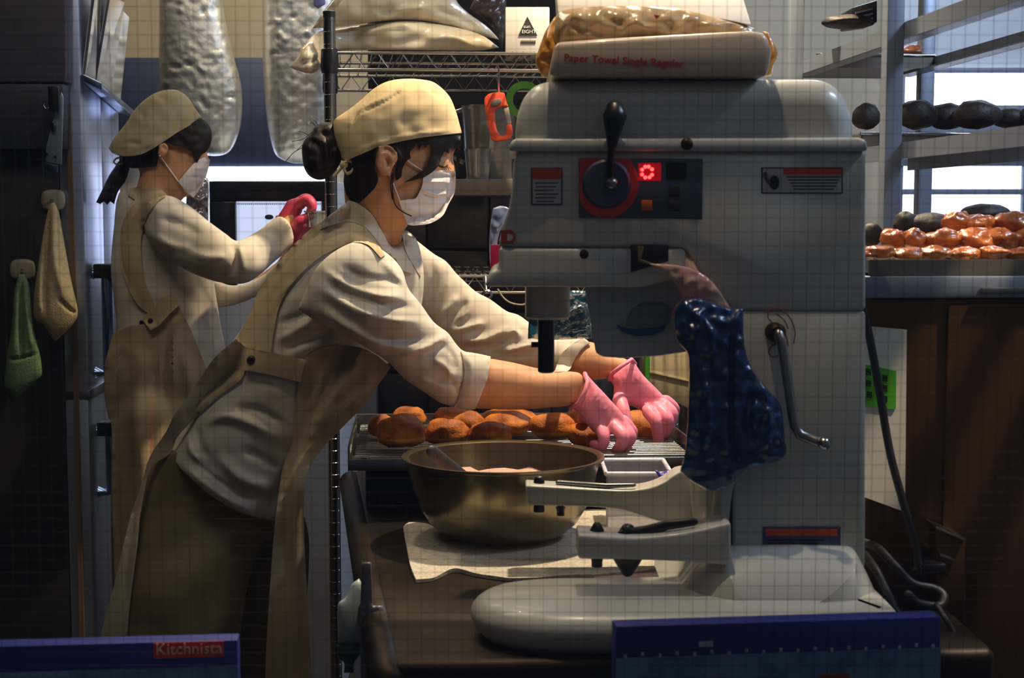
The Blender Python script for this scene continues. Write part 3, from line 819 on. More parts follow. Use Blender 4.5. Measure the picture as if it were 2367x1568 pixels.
# the buns on the tray, each with a lumpy crust and a pale belt
m_bun = M('bun_crust', 'cc7a28', .6, 0, var=(30, .5), bump=(330, .7, .0018), spec=.35, col2='8a4514')
m_belt = M('bun_belt', 'c8892a', .7, 0, var=(40, .25), bump=(200, .4, .001))
def bun(px, py, D, wpx, hpx, label, dep=.8, seed=0, belt=True, rot=0):
    w, h = 1.06*wpx*D/FPX/2, 1.12*hpx*D/FPX/2
    cx, cz = XZ(px, py, D)
    t = thing('bun', label, 'bun', (cx, D, cz-h), 'brown buns on the cooling tray')
    def fn(d):
        q = 1+.15*noise.noise(Vector((d.x*1.6+seed*3.1, d.y*1.6, d.z*1.6)))+.05*noise.noise(d*3.5+Vector((seed, 0, 0)))
        if d.z < -.45: q *= 1-.35*(abs(d.z)-.45)
        return q
    MB().ell((cx, D, cz), (w, w*dep, h), 30, 20, fn).build('crust', m_bun, t, smooth=180)
    if belt:
        def fb(d): return fn(d)*1.012
        b = MB(); V = []; F = []; n = 30
        for i, th in enumerate((1.78, 1.9, 2.05, 2.18)):
            for k in range(n):
                a = 2*math.pi*k/n; d = Vector((math.sin(th)*math.cos(a), math.sin(th)*math.sin(a), math.cos(th))); q = fb(d)*(1 if 0 < i < 3 else .985)
                V.append((cx+d.x*w*q, D+d.y*w*dep*q, cz+d.z*h*q))
        for i in range(3):
            for k in range(n): F.append((i*n+k, (i+1)*n+k, (i+1)*n+(k+1) % n, i*n+(k+1) % n))
        b.add(V, F); b.build('pale_belt', m_belt, t, smooth=180)
    return t
bun(925, 1000, 2.66, 112, 76, 'brown bun nearest the front left corner of the tray', seed=1)
bun(945, 965, 2.86, 78, 46, 'small brown bun at the far left behind the corner bun', seed=2)
bun(884, 988, 2.80, 60, 56, 'dark bun at the outer left end of the tray', seed=9, belt=False)
bun(1033, 1000, 2.70, 102, 62, 'dark brown bun second from the left in the front row', seed=3)
bun(1048, 964, 2.88, 88, 44, 'brown bun second from the left in the back row', seed=4)
bun(1086, 982, 2.80, 70, 56, 'bun half hidden behind the glossy front bun', seed=10, belt=False)
bun(1133, 1002, 2.68, 98, 50, 'glossy brown bun with yellow side behind the bowl rim', seed=5)
bun(1172, 982, 2.82, 112, 56, 'broad brown bun in the middle of the back row', seed=6)
bun(1174, 965, 2.95, 130, 36, 'dark bun lying under the forearm at the tray back', seed=11, belt=False)
bun(1277, 988, 2.74, 104, 58, 'orange-brown bun left of the pink gloved near hand', seed=7)
bun(1330, 968, 2.84, 44, 42, 'small orange bun tip beside the near glove', seed=12, belt=False)
bun(1358, 1008, 2.72, 92, 62, 'very dark bun gripped by the near pink glove', seed=8, belt=False)
bun(1484, 990, 2.875, 96, 76, 'large brown bun gripped by the far pink glove', seed=13, belt=False)

# small things on the bench behind the bowl
bx = thing('plastic_container', 'clear shallow plastic container beside the mixer arm', 'container', (.21, 2.50, TZ))
pb = MB(); xa, xb = .158, .268; za = XZ(1450, 1095, 2.44)[1]
for a, c in (((xa, 2.44, TZ), (xb, 2.444, za)), ((xa, 2.566, TZ), (xb, 2.57, za)), ((xa, 2.444, TZ), (xa+.004, 2.566, za)), ((xb-.004, 2.444, TZ), (xb, 2.566, za)), ((xa, 2.44, TZ), (xb, 2.57, TZ+.003))): pb.box(a, c)
pb.build('tub', clear_mat('clear_tub', (.85, .85, .88), .1, .15, .35, 'b9b6c2'), bx)
rimb = MB().tube([(xa, 2.436, za), (xb, 2.436, za), (xb, 2.574, za), (xa, 2.574, za), (xa, 2.436, za)], .004, 8); rimb.build('rim', M('milky_plastic', 'c9c6d0', .4), bx, smooth=60)
v, f = inflate([(1512, 1085), (1530, 1092), (1545, 1085), (1556, 1095), (1575, 1092), (1582, 1150), (1580, 1285), (1530, 1285), (1528, 1120)], 2.30, .7, .03, 5, rough=.004, rscale=60)
tag(mk('purple_bag_end', v, f, M('purple_film', '3b2fa0', .3, coat=.4), smooth=180), 'crumpled purple plastic bag end beside the container', 'bag')
ps = plan([(.12, 2.12), (.26, 2.10), (.28, 2.30), (.14, 2.32)], TZ+.0006, TZ+.0025).build('paper_sheet', M('stained_paper', 'd2c6b8', .8, 0, var=(14, .3), col2='b9807a'))
tag(ps, 'white paper sheet with pink stains lying behind the mixer arms', 'paper')
# things under the bench end
bt = thing('plastic_bottle', 'white translucent plastic bottle with green cap hanging upside down under the bench', 'bottle', W(806, 1500, 2.05))
v, f = inflate([(781, 1490), (781, 1398), (800, 1380), (812, 1352), (830, 1338), (840, 1360), (840, 1490)], 2.05, .8, .04, 7)
mk('body', v, f, M('milky_bottle', 'aab8ba', .4, 0, var=(8, .15)), bt, smooth=180)
v, f = inflate([(778, 1490), (835, 1490), (834, 1510), (818, 1535), (818, 1556), (795, 1556), (795, 1532), (780, 1520)], 2.05, .8, .03, 6)
mk('cap', v, f, M('green_cap', '0d4a3c', .4), bt, smooth=180)
gb = thing('garbage_bag', 'grey plastic bag hanging down at the bench leg', 'bag', W(868, 1550, 1.98))
v, f = inflate([(836, 1300), (858, 1300), (862, 1400), (885, 1400), (905, 1460), (915, 1560), (905, 1640), (835, 1640), (832, 1450)], 1.96, .5, .03, 8, creases=[([(862, 1400), (868, 1480), (872, 1560)], 6, -.012), ([(845, 1380), (848, 1480), (850, 1580)], 5, -.006)])
mk('bag_body', v, f, M('grey_film', '5c5a66', .35, 0, var=(9, .2)), gb, smooth=180)
# ================================================================ the woman at the bench
def shift(pts, dx=0, dy=0): return [(x+dx, y+dy) for x, y in pts]
DF = 2.78
root = thing('person', 'person in beige cap, mask and apron leaning over the tray of buns', 'person', (-.62, 2.8, 0))
# --- outlines
head_o = [(1058, 300), (1060, 322), (1053, 345), (1046, 362), (1050, 380), (1053, 396), (1048, 420), (1044, 450), (1030, 476), (1012, 498), (985, 511), (955, 514), (942, 520), (932, 545), (925, 575), (915, 605), (880, 600), (840, 560), (806, 510), (797, 465), (795, 430), (797, 395), (788, 360), (776, 320), (792, 278), (834, 240), (892, 216), (958, 212), (1008, 228), (1040, 262)]
head = inflate(head_o, [(920, 250, DF), (920, 450, DF), (870, 580, DF+.01)], .72, .078, 6,
   creases=[([(1000, 352), (1020, 362), (1036, 360)], 7, -.006), ([(1012, 368), (1026, 372), (1036, 370)], 6, .004), ([(930, 470), (960, 500), (990, 512)], 10, .004)])
fore_near_o = [(1100, 826), (1134, 829), (1190, 839), (1246, 852), (1295, 857), (1340, 862), (1352, 880), (1344, 910), (1322, 936), (1260, 944), (1190, 948), (1120, 946), (1085, 944), (1080, 880)]
fore_near = inflate(fore_near_o, [(1090, 885, 2.63), (1340, 905, 2.67)], .85, None, 6)
fore_far_o = [(1290, 830), (1335, 798), (1368, 790), (1400, 812), (1425, 826), (1445, 830), (1450, 850), (1420, 872), (1360, 880), (1310, 872)]
fore_far = inflate(fore_far_o, [(1300, 850, 2.84), (1440, 850, 2.83)], .85, None, 6)
core = [head, fore_near, fore_far,
  T([(850, 575, 2.79), (900, 470, 2.78)], [.042, .05]),
  T([(840, 610, 2.79), (780, 730, 2.80), (690, 870, 2.80), (600, 1000, 2.80), (550, 1080, 2.80)], [(.06, .09), (.07, .09), (.065, .085), (.075, .1), (.08, .1)], 16),
  T([(835, 620, 2.70), (905, 745, 2.64), (1010, 860, 2.63), (1110, 885, 2.63)], [.035, .032, .032, .034]),
  T([(960, 650, 2.89), (1050, 720, 2.905), (1200, 800, 2.87), (1320, 838, 2.84)], [.026, .030, .032, .032]),
  T([(520, 1220, 2.82), (440, 1400, 2.79), (415, 1700, 2.765), (410, 2020, 2.74)], [.04, .04, .04, .034]),
  T([(600, 1220, 2.91), (600, 1400, 2.905), (575, 1700, 2.91), (555, 2020, 2.92)], [.04, .04, .04, .034]),
  T([(1330, 905, 2.67), (1390, 970, 2.68)], [.020, .016]), T([(1440, 850, 2.83), (1490, 920, 2.82)], [.020, .016])]
def feet(ps):
    out = []
    for (x, y) in ps:
        b = MB().tube([(x-.05, y, .045), (x+.04, y, .045), (x+.13, y, .03)], [(.04, .042), (.042, .045), (.028, .04)], 14, round_=True); out.append((b.v, b.f))
    return out
core += feet([(W(410, 2020, 2.72)[0], 2.72), (W(550, 2020, 2.92)[0], 2.92)])
bv_, bf_ = remesh(core, .0055, 3)
ear_o = [(873, 337), (889, 333), (904, 338), (915, 347), (922, 359), (917, 373), (908, 387), (903, 404), (891, 407), (879, 401), (870, 382), (866, 360)]
ear = inflate(ear_o, DF-.072, 1.0, .012, 4, creases=[([(880, 350), (893, 344), (906, 352), (910, 365)], 4, -.007), ([(890, 362), (897, 375), (896, 390)], 5, -.008)])
nb = len(bv_)
bv_ = np.concatenate([bv_, ear[0]]); bf_ = bf_+[[i+nb for i in q] for q in ear[1]]
body = mk('body', bv_, bf_, m_skin, root, smooth=180)
# --- trousers
pants_o = [(350, 1075), (395, 1035), (470, 1090), (640, 1190), (660, 1230), (612, 1250), (590, 1285), (575, 1350), (556, 1470), (535, 1700), (515, 2050), (300, 2050), (262, 1700), (270, 1500), (290, 1300), (318, 1150)]
pants = inflate(pants_o, [(500, 1100, 2.80), (450, 1500, 2.77), (420, 2000, 2.74)], .60, .10, 11, hull=[(380, 900), (560, 820), (700, 900), (700, 1150), (640, 1240), (600, 1285), (575, 1350), (556, 1470), (535, 1700), (515, 2120), (290, 2120), (262, 1700), (270, 1500), (290, 1300), (318, 1150), (345, 1040)], creases=[([(400, 1140), (440, 1145), (480, 1120)], 5, -.004), ([(440, 1250), (420, 1400), (400, 1600)], 30, .006)], rough=.004, rscale=12)
far_leg = inflate([(520, 1100), (690, 1150), (715, 1250), (700, 1500), (660, 1800), (630, 2050), (480, 2050), (500, 1600)], [(600, 1200, 2.90), (570, 2000, 2.92)], .62, .10, 14)
trv = remesh([pants, far_leg], .007, 2)
mk('trousers', *trv, m_pants, root, smooth=180)
# --- shirt: trunk, two sleeves
trunk_o = [(806, 478), (840, 480), (880, 520), (915, 570), (935, 545), (962, 556), (980, 640), (960, 760), (880, 860), (790, 960), (715, 1080), (636, 1206), (562, 1188), (504, 1158), (455, 1120), (412, 1078), (396, 1042), (410, 1005), (440, 935), (500, 835), (545, 780), (600, 690), (650, 606), (700, 552), (745, 512)]
flank = [([(470, 985), (520, 962), (590, 985), (650, 1020)], 11, .009), ([(540, 945), (600, 950), (660, 985)], 10, -.008), ([(560, 1040), (600, 1055), (650, 1085)], 10, -.009), ([(540, 1130), (590, 1150), (640, 1150)], 14, -.010),
  ([(455, 985), (465, 1030), (480, 1060)], 7, -.006), ([(430, 1000), (440, 1040), (460, 1070)], 6, .006), ([(500, 1050), (560, 1110), (640, 1130)], 14, .008),
  ([(410, 1060), (455, 1104), (504, 1142), (562, 1172), (632, 1190)], 5, .004), ([(420, 1040), (470, 1085), (520, 1122), (575, 1155), (632, 1175)], 4, -.004),
  ([(640, 790), (690, 760), (740, 735)], 9, .008), ([(650, 810), (710, 790), (770, 760)], 8, -.007), ([(670, 820), (730, 800), (800, 790)], 8, .007), ([(640, 750), (680, 735), (720, 720)], 7, -.006)]
trunk = inflate(trunk_o, [(850, 560, 2.80), (700, 820, 2.80), (520, 1080, 2.79), (640, 1180, 2.80)], .70, .145, 7, hull=[(806, 478), (840, 480), (880, 520), (915, 570), (935, 545), (962, 556), (980, 640), (960, 760), (880, 860), (790, 960), (715, 1080), (680, 1300), (560, 1340), (430, 1300), (350, 1200), (370, 1080), (410, 1005), (440, 935), (500, 835), (545, 780), (600, 690), (650, 606), (700, 552), (745, 512)], creases=flank, rough=.003, rscale=20)
near_o = [(688, 716), (705, 674), (733, 618), (775, 580), (824, 559), (867, 569), (905, 594), (930, 625), (944, 667), (972, 702), (1003, 745), (1035, 769), (1052, 792), (1070, 811), (1100, 817), (1133, 825), (1128, 867), (1113, 910), (1098, 944), (1080, 948), (1049, 941), (1014, 930), (979, 906), (937, 878), (895, 836), (852, 808), (817, 786), (782, 765), (740, 748)]
cn = [([(750, 625), (800, 660), (870, 682), (940, 688)], 8, .008), ([(760, 650), (820, 685), (900, 705), (970, 712)], 8, -.008),
  ([(740, 665), (820, 715), (900, 740), (985, 745)], 9, .010), ([(735, 690), (820, 745), (900, 780), (990, 780)], 9, -.009),
  ([(740, 715), (820, 770), (900, 805), (990, 800)], 9, .009), ([(900, 830), (960, 815), (1010, 790), (1030, 775)], 7, .010), ([(940, 835), (990, 815), (1040, 795)], 6, -.008),
  ([(780, 610), (840, 640), (900, 650), (945, 668)], 7, -.006), ([(1056, 800), (1075, 850), (1062, 915), (1048, 938)], 6, -.010), ([(1075, 813), (1090, 860), (1080, 930)], 5, .006),
  ([(1040, 870), (1060, 905), (1068, 880)], 6, -.008), ([(960, 870), (1000, 890), (1040, 900)], 8, .007), ([(1000, 830), (1030, 850), (1050, 880)], 7, .008), ([(1030, 800), (1050, 830), (1050, 860)], 5, -.006), ([(880, 600), (920, 640), (950, 690)], 8, .006)]
near = inflate(near_o, [(780, 640, 2.67), (900, 740, 2.62), (1060, 880, 2.63)], .74, .082, 6, hull=near_o[:15]+[(1220, 850), (1210, 950)]+near_o[19:], creases=cn, rough=.0035, rscale=25)
far_o = [(930, 532), (958, 552), (1003, 587), (1031, 604), (1052, 629), (1073, 650), (1101, 675), (1133, 692), (1172, 720), (1196, 727), (1217, 741), (1250, 768), (1278, 786), (1296, 782), (1330, 779), (1352, 783), (1364, 794), (1340, 812), (1325, 835), (1313, 855), (1281, 860), (1200, 862), (1120, 850), (1040, 800), (970, 720), (930, 640)]
cf = [([(1000, 745), (1040, 710), (1060, 680)], 7, .010), ([(1010, 760), (1060, 720), (1085, 690)], 6, -.008), ([(1035, 770), (1090, 755), (1120, 745)], 7, .012), ([(1060, 790), (1120, 785), (1180, 755)], 8, .012),
  ([(1060, 805), (1130, 802), (1200, 765)], 7, -.010), ([(1150, 820), (1190, 808), (1240, 795), (1290, 790)], 6, .012), ([(1120, 815), (1180, 818), (1240, 812)], 7, -.008), ([(1165, 780), (1190, 765), (1205, 785)], 6, .009), ([(1290, 850), (1305, 815), (1345, 788)], 5, .006), ([(1000, 600), (1000, 660), (985, 720)], 8, -.007), ([(1040, 630), (1030, 690), (1010, 730)], 9, .007), ([(1090, 680), (1080, 720), (1060, 745)], 7, .007)]
farS = inflate(far_o, [(950, 590, 2.88), (1050, 700, 2.91), (1330, 820, 2.84)], .74, .075, 6, hull=far_o[:15]+[(1420, 780), (1440, 860), (1380, 900)]+far_o[20:], creases=cf, rough=.003, rscale=25)
sv, sf = remesh([trunk, near, farS], .0038, 1, .25)
shirt = mk('shirt', sv, sf, m_cloth, root, smooth=180)
SB = bvh_of((sv, sf), (bv_, bf_))
def cloth(name, out, mat, bvh, parent=root, **kw):
    v, f = drape(out, bvh, **kw); return mk(name, v, f, mat, parent, smooth=50), (v, f)
cloth('cuff', [(1066, 812), (1100, 817), (1134, 824), (1129, 867), (1113, 911), (1099, 946), (1081, 949), (1050, 941), (1064, 905), (1074, 862)], m_cloth, SB, shirt, off=.004, thick=.006, step=6)
cloth('cuff', [(1282, 860), (1296, 822), (1320, 798), (1345, 782), (1365, 793), (1342, 811), (1326, 835), (1314, 857)], m_cloth, SB, shirt, off=.004, thick=.006, step=6)
# collar
cloth('collar', [(800, 470), (806, 463), (824, 469), (858, 494), (880, 530), (902, 568), (925, 590), (951, 606), (954, 634), (930, 624), (897, 596), (868, 552), (842, 524), (806, 512), (770, 520), (740, 530), (745, 512), (780, 484)], m_cloth, SB, shirt, off=.010, thick=.006, step=6, D=[(800, 490, 2.74), (860, 520, 2.70), (940, 610, 2.78)], maxgap=.1)
cloth('collar', [(929, 536), (940, 533), (962, 553), (975, 600), (972, 640), (955, 612), (938, 580)], m_cloth, SB, shirt, off=.004, thick=.005, step=5)
# --- apron
ap1, r1 = cloth('apron_strap', [(600, 668), (650, 600), (698, 547), (742, 514), (790, 508), (832, 518), (862, 545), (890, 590), (880, 596), (850, 566), (812, 562), (742, 594), (683, 646), (648, 702), (634, 760), (626, 818), (572, 806), (545, 785), (575, 730)], m_apron, SB, off=.007, thick=.006, step=6, creases=[([(605, 690), (640, 636), (700, 568), (760, 530), (820, 528)], 4, -.006), ([(615, 740), (640, 690), (680, 640)], 7, .004)])
ap2, r2 = cloth('apron_back', [(545, 784), (574, 808), (566, 856), (556, 878), (504, 918), (455, 963), (411, 1010), (392, 1050), (350, 1080), (326, 1180), (318, 1260), (300, 1400), (292, 1500), (275, 1700), (215, 1700), (232, 1481), (262, 1360), (300, 1200), (327, 1118), (347, 1055), (383, 1000), (402, 962), (455, 886), (497, 826)], m_apron, SB, off=.006, thick=.005, step=8, D=[(560, 830, 2.70), (455, 930, 2.72), (350, 1060, 2.74), (290, 1400, 2.72), (250, 1700, 2.74)], maxgap=.06, smooth_it=26, creases=[([(550, 850), (500, 888), (440, 950), (390, 1020)], 5, -.006), ([(556, 868), (508, 905), (450, 955)], 4, .004), ([(320, 1130), (300, 1250), (285, 1400)], 6, -.005)])
bibD = [(900, 850, 2.66), (830, 940, 2.66), (700, 900, 2.665), (740, 1040, 2.68), (660, 1150, 2.67), (660, 1550, 2.66)]
SB2 = bvh_of((sv, sf), (bv_, bf_), trv)
bibv, bibf = drape([(690, 884), (702, 832), (760, 800), (840, 806), (905, 848), (870, 896), (831, 948), (795, 985), (744, 1040), (709, 1096), (703, 1200), (706, 1300), (720, 1552), (728, 1750), (612, 1750), (614, 1535), (626, 1329), (636, 1206), (651, 1094), (670, 1015)], SB, .006, .005, 8, D=bibD, maxgap=.05, smooth_it=24,
   creases=[([(697, 890), (690, 1000), (682, 1100), (684, 1300), (694, 1540)], 11, .006), ([(683, 900), (672, 1020), (664, 1150), (660, 1400)], 11, -.006), ([(860, 860), (840, 900), (800, 950)], 12, .008), ([(800, 830), (760, 900), (720, 980)], 12, -.009), ([(830, 840), (800, 880), (770, 930)], 8, .006), ([(760, 840), (735, 900), (715, 960)], 9, .006)])
ap3 = mk('apron_bib', bibv, bibf, m_apron, root, smooth=50)
TB = bvh_of((sv, sf), (bibv, bibf), r2)
ap4, r4 = cloth('apron_belt', [(570, 804), (640, 818), (708, 832), (700, 858), (695, 884), (630, 868), (565, 856)], m_apron, TB, off=.010, thick=.006, step=6)
for px, py, r in ((581, 833, .0085), (562, 817, .005)):
    h = bvh_of(r4, r1, (sv, sf)).ray_cast(CAMV, (Vector(W(px, py, 1))-CAMV).normalized(), 9)
    c = h[0]; MB().lathe([(0, -.004), (r*.7, -.004), (r, -.001), (r, .003)], c, 18, axis='y').build('button', m_button, ap4, smooth=40)
# --- cap, tie, hair, mask
cap_o = [(769, 302), (771, 282), (777, 273), (811, 250), (839, 227), (860, 208), (886, 192), (915, 184), (950, 182), (983, 185), (1004, 191), (1028, 210), (1043, 230), (1056, 264), (1063, 290), (1068, 308), (1047, 310), (1000, 315), (952, 322), (910, 331), (872, 341), (839, 355), (811, 367), (797, 374), (789, 370), (780, 344), (772, 321)]
capv = inflate(cap_o, [(900, 250, DF), (920, 330, DF), (780, 330, DF)], .85, .098, 6, hull=cap_o[:16]+[(1064, 420), (1010, 500), (890, 530), (800, 480), (775, 400)]+cap_o[24:], creases=[([(783, 300), (812, 290), (830, 262), (865, 245), (895, 232), (925, 214), (962, 200)], 3, -.005), ([(790, 298), (820, 282), (845, 250), (900, 225)], 5, .003), ([(985, 196), (1005, 215), (1020, 225)], 5, -.004), ([(930, 205), (945, 200), (962, 196)], 4, -.004), ([(800, 362), (860, 336), (920, 319), (1000, 306), (1060, 300)], 4, .003)], rough=.003, rscale=30)
cpo = mk('cap', *capv, m_cap, root, smooth=180)
kb = MB()
kb.tube([W(p[0], p[1], DF-.045) for p in smooth_open([(797, 376), (808, 372), (817, 380), (815, 394), (803, 401), (796, 392), (797, 378)], 4)], [(.003, .0065)]*25, 8)
kb.tube([W(p[0], p[1], DF-.04) for p in smooth_open([(796, 380), (786, 392), (775, 404), (772, 408)], 4)], [(.003, .006)]*13, 8)
kb.ell(W(795, 381, DF-.045), (.008, .008, .007))
kb.build('tie_bow', m_cap, cpo, smooth=60)
hb = bvh_of((bv_, bf_))
bun_o = [(772, 284), (745, 283), (728, 293), (720, 308), (705, 323), (698, 340), (699, 366), (703, 388), (714, 406), (731, 415), (748, 415), (765, 406), (783, 384), (790, 365), (785, 320)]
bunv = inflate(bun_o, DF+.0, .95, .055, 5, creases=[([(720, 320), (740, 345), (745, 400)], 5, -.006), ([(740, 300), (762, 330), (765, 390)], 5, -.006), ([(730, 305), (710, 350), (720, 395)], 5, .004)], rough=.006, rscale=50)
hair = mk('hair', *bunv, m_hair, root, smooth=180)
def hairbit(out, off=.006, thick=.009, **kw):
    v, f = drape(out, hb, off, thick, 5, **kw); mk('hair_lock', v, f, m_hair, hair, smooth=60)
hairbit([(797, 373), (839, 352), (875, 339), (868, 362), (866, 392), (874, 412), (868, 432), (850, 452), (830, 470), (808, 462), (795, 430), (796, 396)], off=.008)
hairbit([(902, 333), (930, 325), (966, 319), (960, 338), (948, 352), (950, 366), (940, 372), (930, 392), (928, 408), (916, 418), (912, 398), (920, 372), (921, 356), (912, 344)], off=.011)
hairbit([(982, 317), (1020, 312), (1064, 308), (1066, 332), (1061, 352), (1054, 340), (1050, 352), (1044, 342), (1038, 356), (1028, 350), (1022, 360), (1016, 378), (1004, 394), (984, 408), (960, 416), (934, 422), (958, 407), (978, 394), (992, 376), (1000, 352), (996, 336), (988, 330)], off=.011)
hairbit([(962, 320), (984, 316), (992, 332), (984, 342), (976, 334), (968, 346), (964, 334)], off=.009)
hairbit([(1052, 320), (1065, 312), (1066, 345), (1062, 380), (1058, 394), (1052, 392), (1055, 360)], off=.004, D=DF-.01)
for pl in ([(910, 400), (908, 440), (915, 475), (935, 492), (952, 500)], [(907, 405), (904, 430), (908, 462)]):
    h = [hb.ray_cast(CAMV, (Vector(W(p[0], p[1], 1))-CAMV).normalized(), 9)[0] for p in smooth_open(pl, 3)]
    MB().tube([v-Vector((0, .008, 0)) for v in h if v], .0011, 5).build('loose_strand', m_hair, hair)
for pl in ([(722, 305), (700, 322), (675, 327)], [(703, 340), (680, 352), (660, 374)], [(735, 290), (728, 278), (718, 268)], [(730, 292), (722, 284), (716, 286)], [(745, 284), (738, 276), (734, 272)], [(712, 312), (700, 306), (690, 304)], [(700, 335), (690, 344), (684, 350)]):
    MB().tube([W(p[0], p[1], DF-.02) for p in smooth_open(pl, 4)], .0006, 4).build('loose_strand', m_hair, hair)
# eye, brow
eb = MB(); L = [(1010, 378), (1017, 384), (1027, 386), (1036, 381)]
def onface(p, e=.001):
    h = hb.ray_cast(CAMV, (Vector(W(p[0], p[1], 1))-CAMV).normalized(), 9)[0]
    return (h-Vector((0, e, 0))) if h else Vector(W(p[0], p[1], DF-.03))
eb.tube([onface(p) for p in smooth_open(L, 4)], [.0006]+[.0014]*11+[.0006], 6)
for k in range(5): eb.tube([onface((1020+k*4, 385)), onface((1023+k*5, 392), .004)], .0005, 4)
eb.build('eyelashes', m_hair, body)
eb = MB().tube([onface(p, .0005) for p in smooth_open([(1008, 352), (1022, 346), (1038, 349)], 4)], [.001]+[.0022]*7+[.001], 6); eb.build('eyebrow', m_hair, body)
# mask with pleats and ear loops
mask_o = [(990, 397), (1020, 394), (1053, 396), (1053, 425), (1050, 448), (1038, 470), (1023, 499), (996, 516), (967, 521), (945, 520), (936, 505), (929, 484), (922, 465), (943, 461), (960, 459), (971, 441), (977, 425), (979, 408)]
mv, mf = drape(mask_o, hb, .007, .003, 4, creases=[([(980, 408), (1015, 408), (1052, 410)], 2.5, -.003), ([(978, 420), (1015, 420), (1051, 424)], 2.5, .003), ([(972, 440), (1010, 450), (1048, 446)], 3, .004), ([(970, 446), (1010, 458), (1046, 454)], 3, -.003), ([(940, 480), (980, 490), (1020, 480)], 6, .003)], D=[(1000, 420, DF-.07), (1050, 440, DF-.01), (960, 500, DF-.06)], maxgap=.06)
ms = mk('mask', mv, mf, m_mask, root, smooth=50)
lp = MB()
for pl in ([(925, 466), (915, 440), (905, 415), (900, 405)], [(985, 400), (965, 388), (945, 374), (925, 355)]):
    lp.tube([onface(p, .003) for p in smooth_open(pl, 4)], .0013, 6)
lp.build('ear_loop', m_mask, ms, smooth=60)

# --- gloves
def glove(palm, fingers, name, mat, parent, cuff=None, voxel=.0026, D=None, k=.75, cap=.016, creases=()):
    parts = [inflate(palm, D, k, cap, 4, creases=creases)]
    for pts, r in fingers:
        L = smooth_open(pts, 5); rr = np.interp(np.linspace(0, len(r)-1, len(L)), range(len(r)), r)
        parts.append(T([tuple(p) for p in L], list(rr), 14))
    v, f = remesh(parts, voxel, 3, .5)
    g = mk(name, v, f, mat, parent, smooth=180)
    if cuff:
        MB().tube([W(*p) for p in cuff], .0042, 8, round_=True).build('cuff_roll', mat, g, smooth=60)
    return g
wr = [([(1380+i*7, 905+i*11), (1366+i*9, 935+i*10)], 2.5, .0025) for i in range(7)]
glove([(1319, 943), (1334, 932), (1350, 912), (1357, 886), (1350, 864), (1358, 866), (1367, 877), (1396, 908), (1418, 932), (1436, 952), (1448, 975), (1454, 992), (1440, 1000), (1420, 1004), (1398, 1008), (1376, 1002), (1356, 982), (1340, 962), (1330, 950)],
  [([(1385, 985, 2.66), (1396, 1010, 2.645), (1392, 1030, 2.65), (1372, 1028, 2.665)], [.0125, .0115, .0105, .009]),
   ([(1418, 985, 2.655), (1440, 1008, 2.635), (1436, 1028, 2.64), (1424, 1041, 2.655)], [.0125, .012, .011, .009]),
   ([(1436, 978, 2.67), (1457, 1008, 2.655), (1450, 1026, 2.66), (1436, 1040, 2.67)], [.012, .0115, .0105, .009]),
   ([(1442, 972, 2.69), (1462, 1000, 2.69), (1454, 1022, 2.70)], [.011, .0105, .009]),
   ([(1350, 960, 2.71), (1372, 1000, 2.75), (1388, 1024, 2.77)], [.014, .012, .010])],
  'glove', m_glove, root, cuff=[(1320, 944, 2.66), (1338, 932, 2.636), (1352, 906, 2.634), (1358, 882, 2.644), (1352, 864, 2.668)], D=2.67, cap=.022, creases=wr)
wr2 = [([(1436+i*13, 905-i*7), (1430+i*12, 868-i*3)], 3, .0022) for i in range(4)]
glove([(1409, 878), (1414, 864), (1430, 852), (1459, 831), (1466, 835), (1475, 851), (1490, 871), (1521, 902), (1543, 928), (1548, 948), (1530, 962), (1508, 968), (1488, 955), (1471, 943), (1454, 938), (1440, 946), (1424, 940), (1417, 916), (1418, 893)],
  [([(1498, 950, 2.79), (1516, 975, 2.775), (1521, 1005, 2.785), (1522, 1028, 2.795)], [.0135, .0125, .0115, .0095]),
   ([(1522, 945, 2.795), (1543, 968, 2.775), (1543, 992, 2.785), (1536, 1010, 2.80)], [.0125, .012, .011, .009]),
   ([(1536, 935, 2.805), (1555, 955, 2.795), (1553, 975, 2.80), (1546, 995, 2.815)], [.0115, .011, .010, .0085]),
   ([(1540, 925, 2.825), (1560, 945, 2.83), (1556, 965, 2.84)], [.0105, .010, .0085]),
   ([(1432, 925, 2.80), (1441, 952, 2.78), (1450, 985, 2.775), (1456, 1005, 2.775)], [.015, .0135, .012, .010])],
  'glove', m_glove, root, cuff=[(1409, 878, 2.82), (1415, 864, 2.795), (1432, 850, 2.785), (1460, 831, 2.80), (1468, 842, 2.83)], D=2.82, cap=.022, creases=wr2)

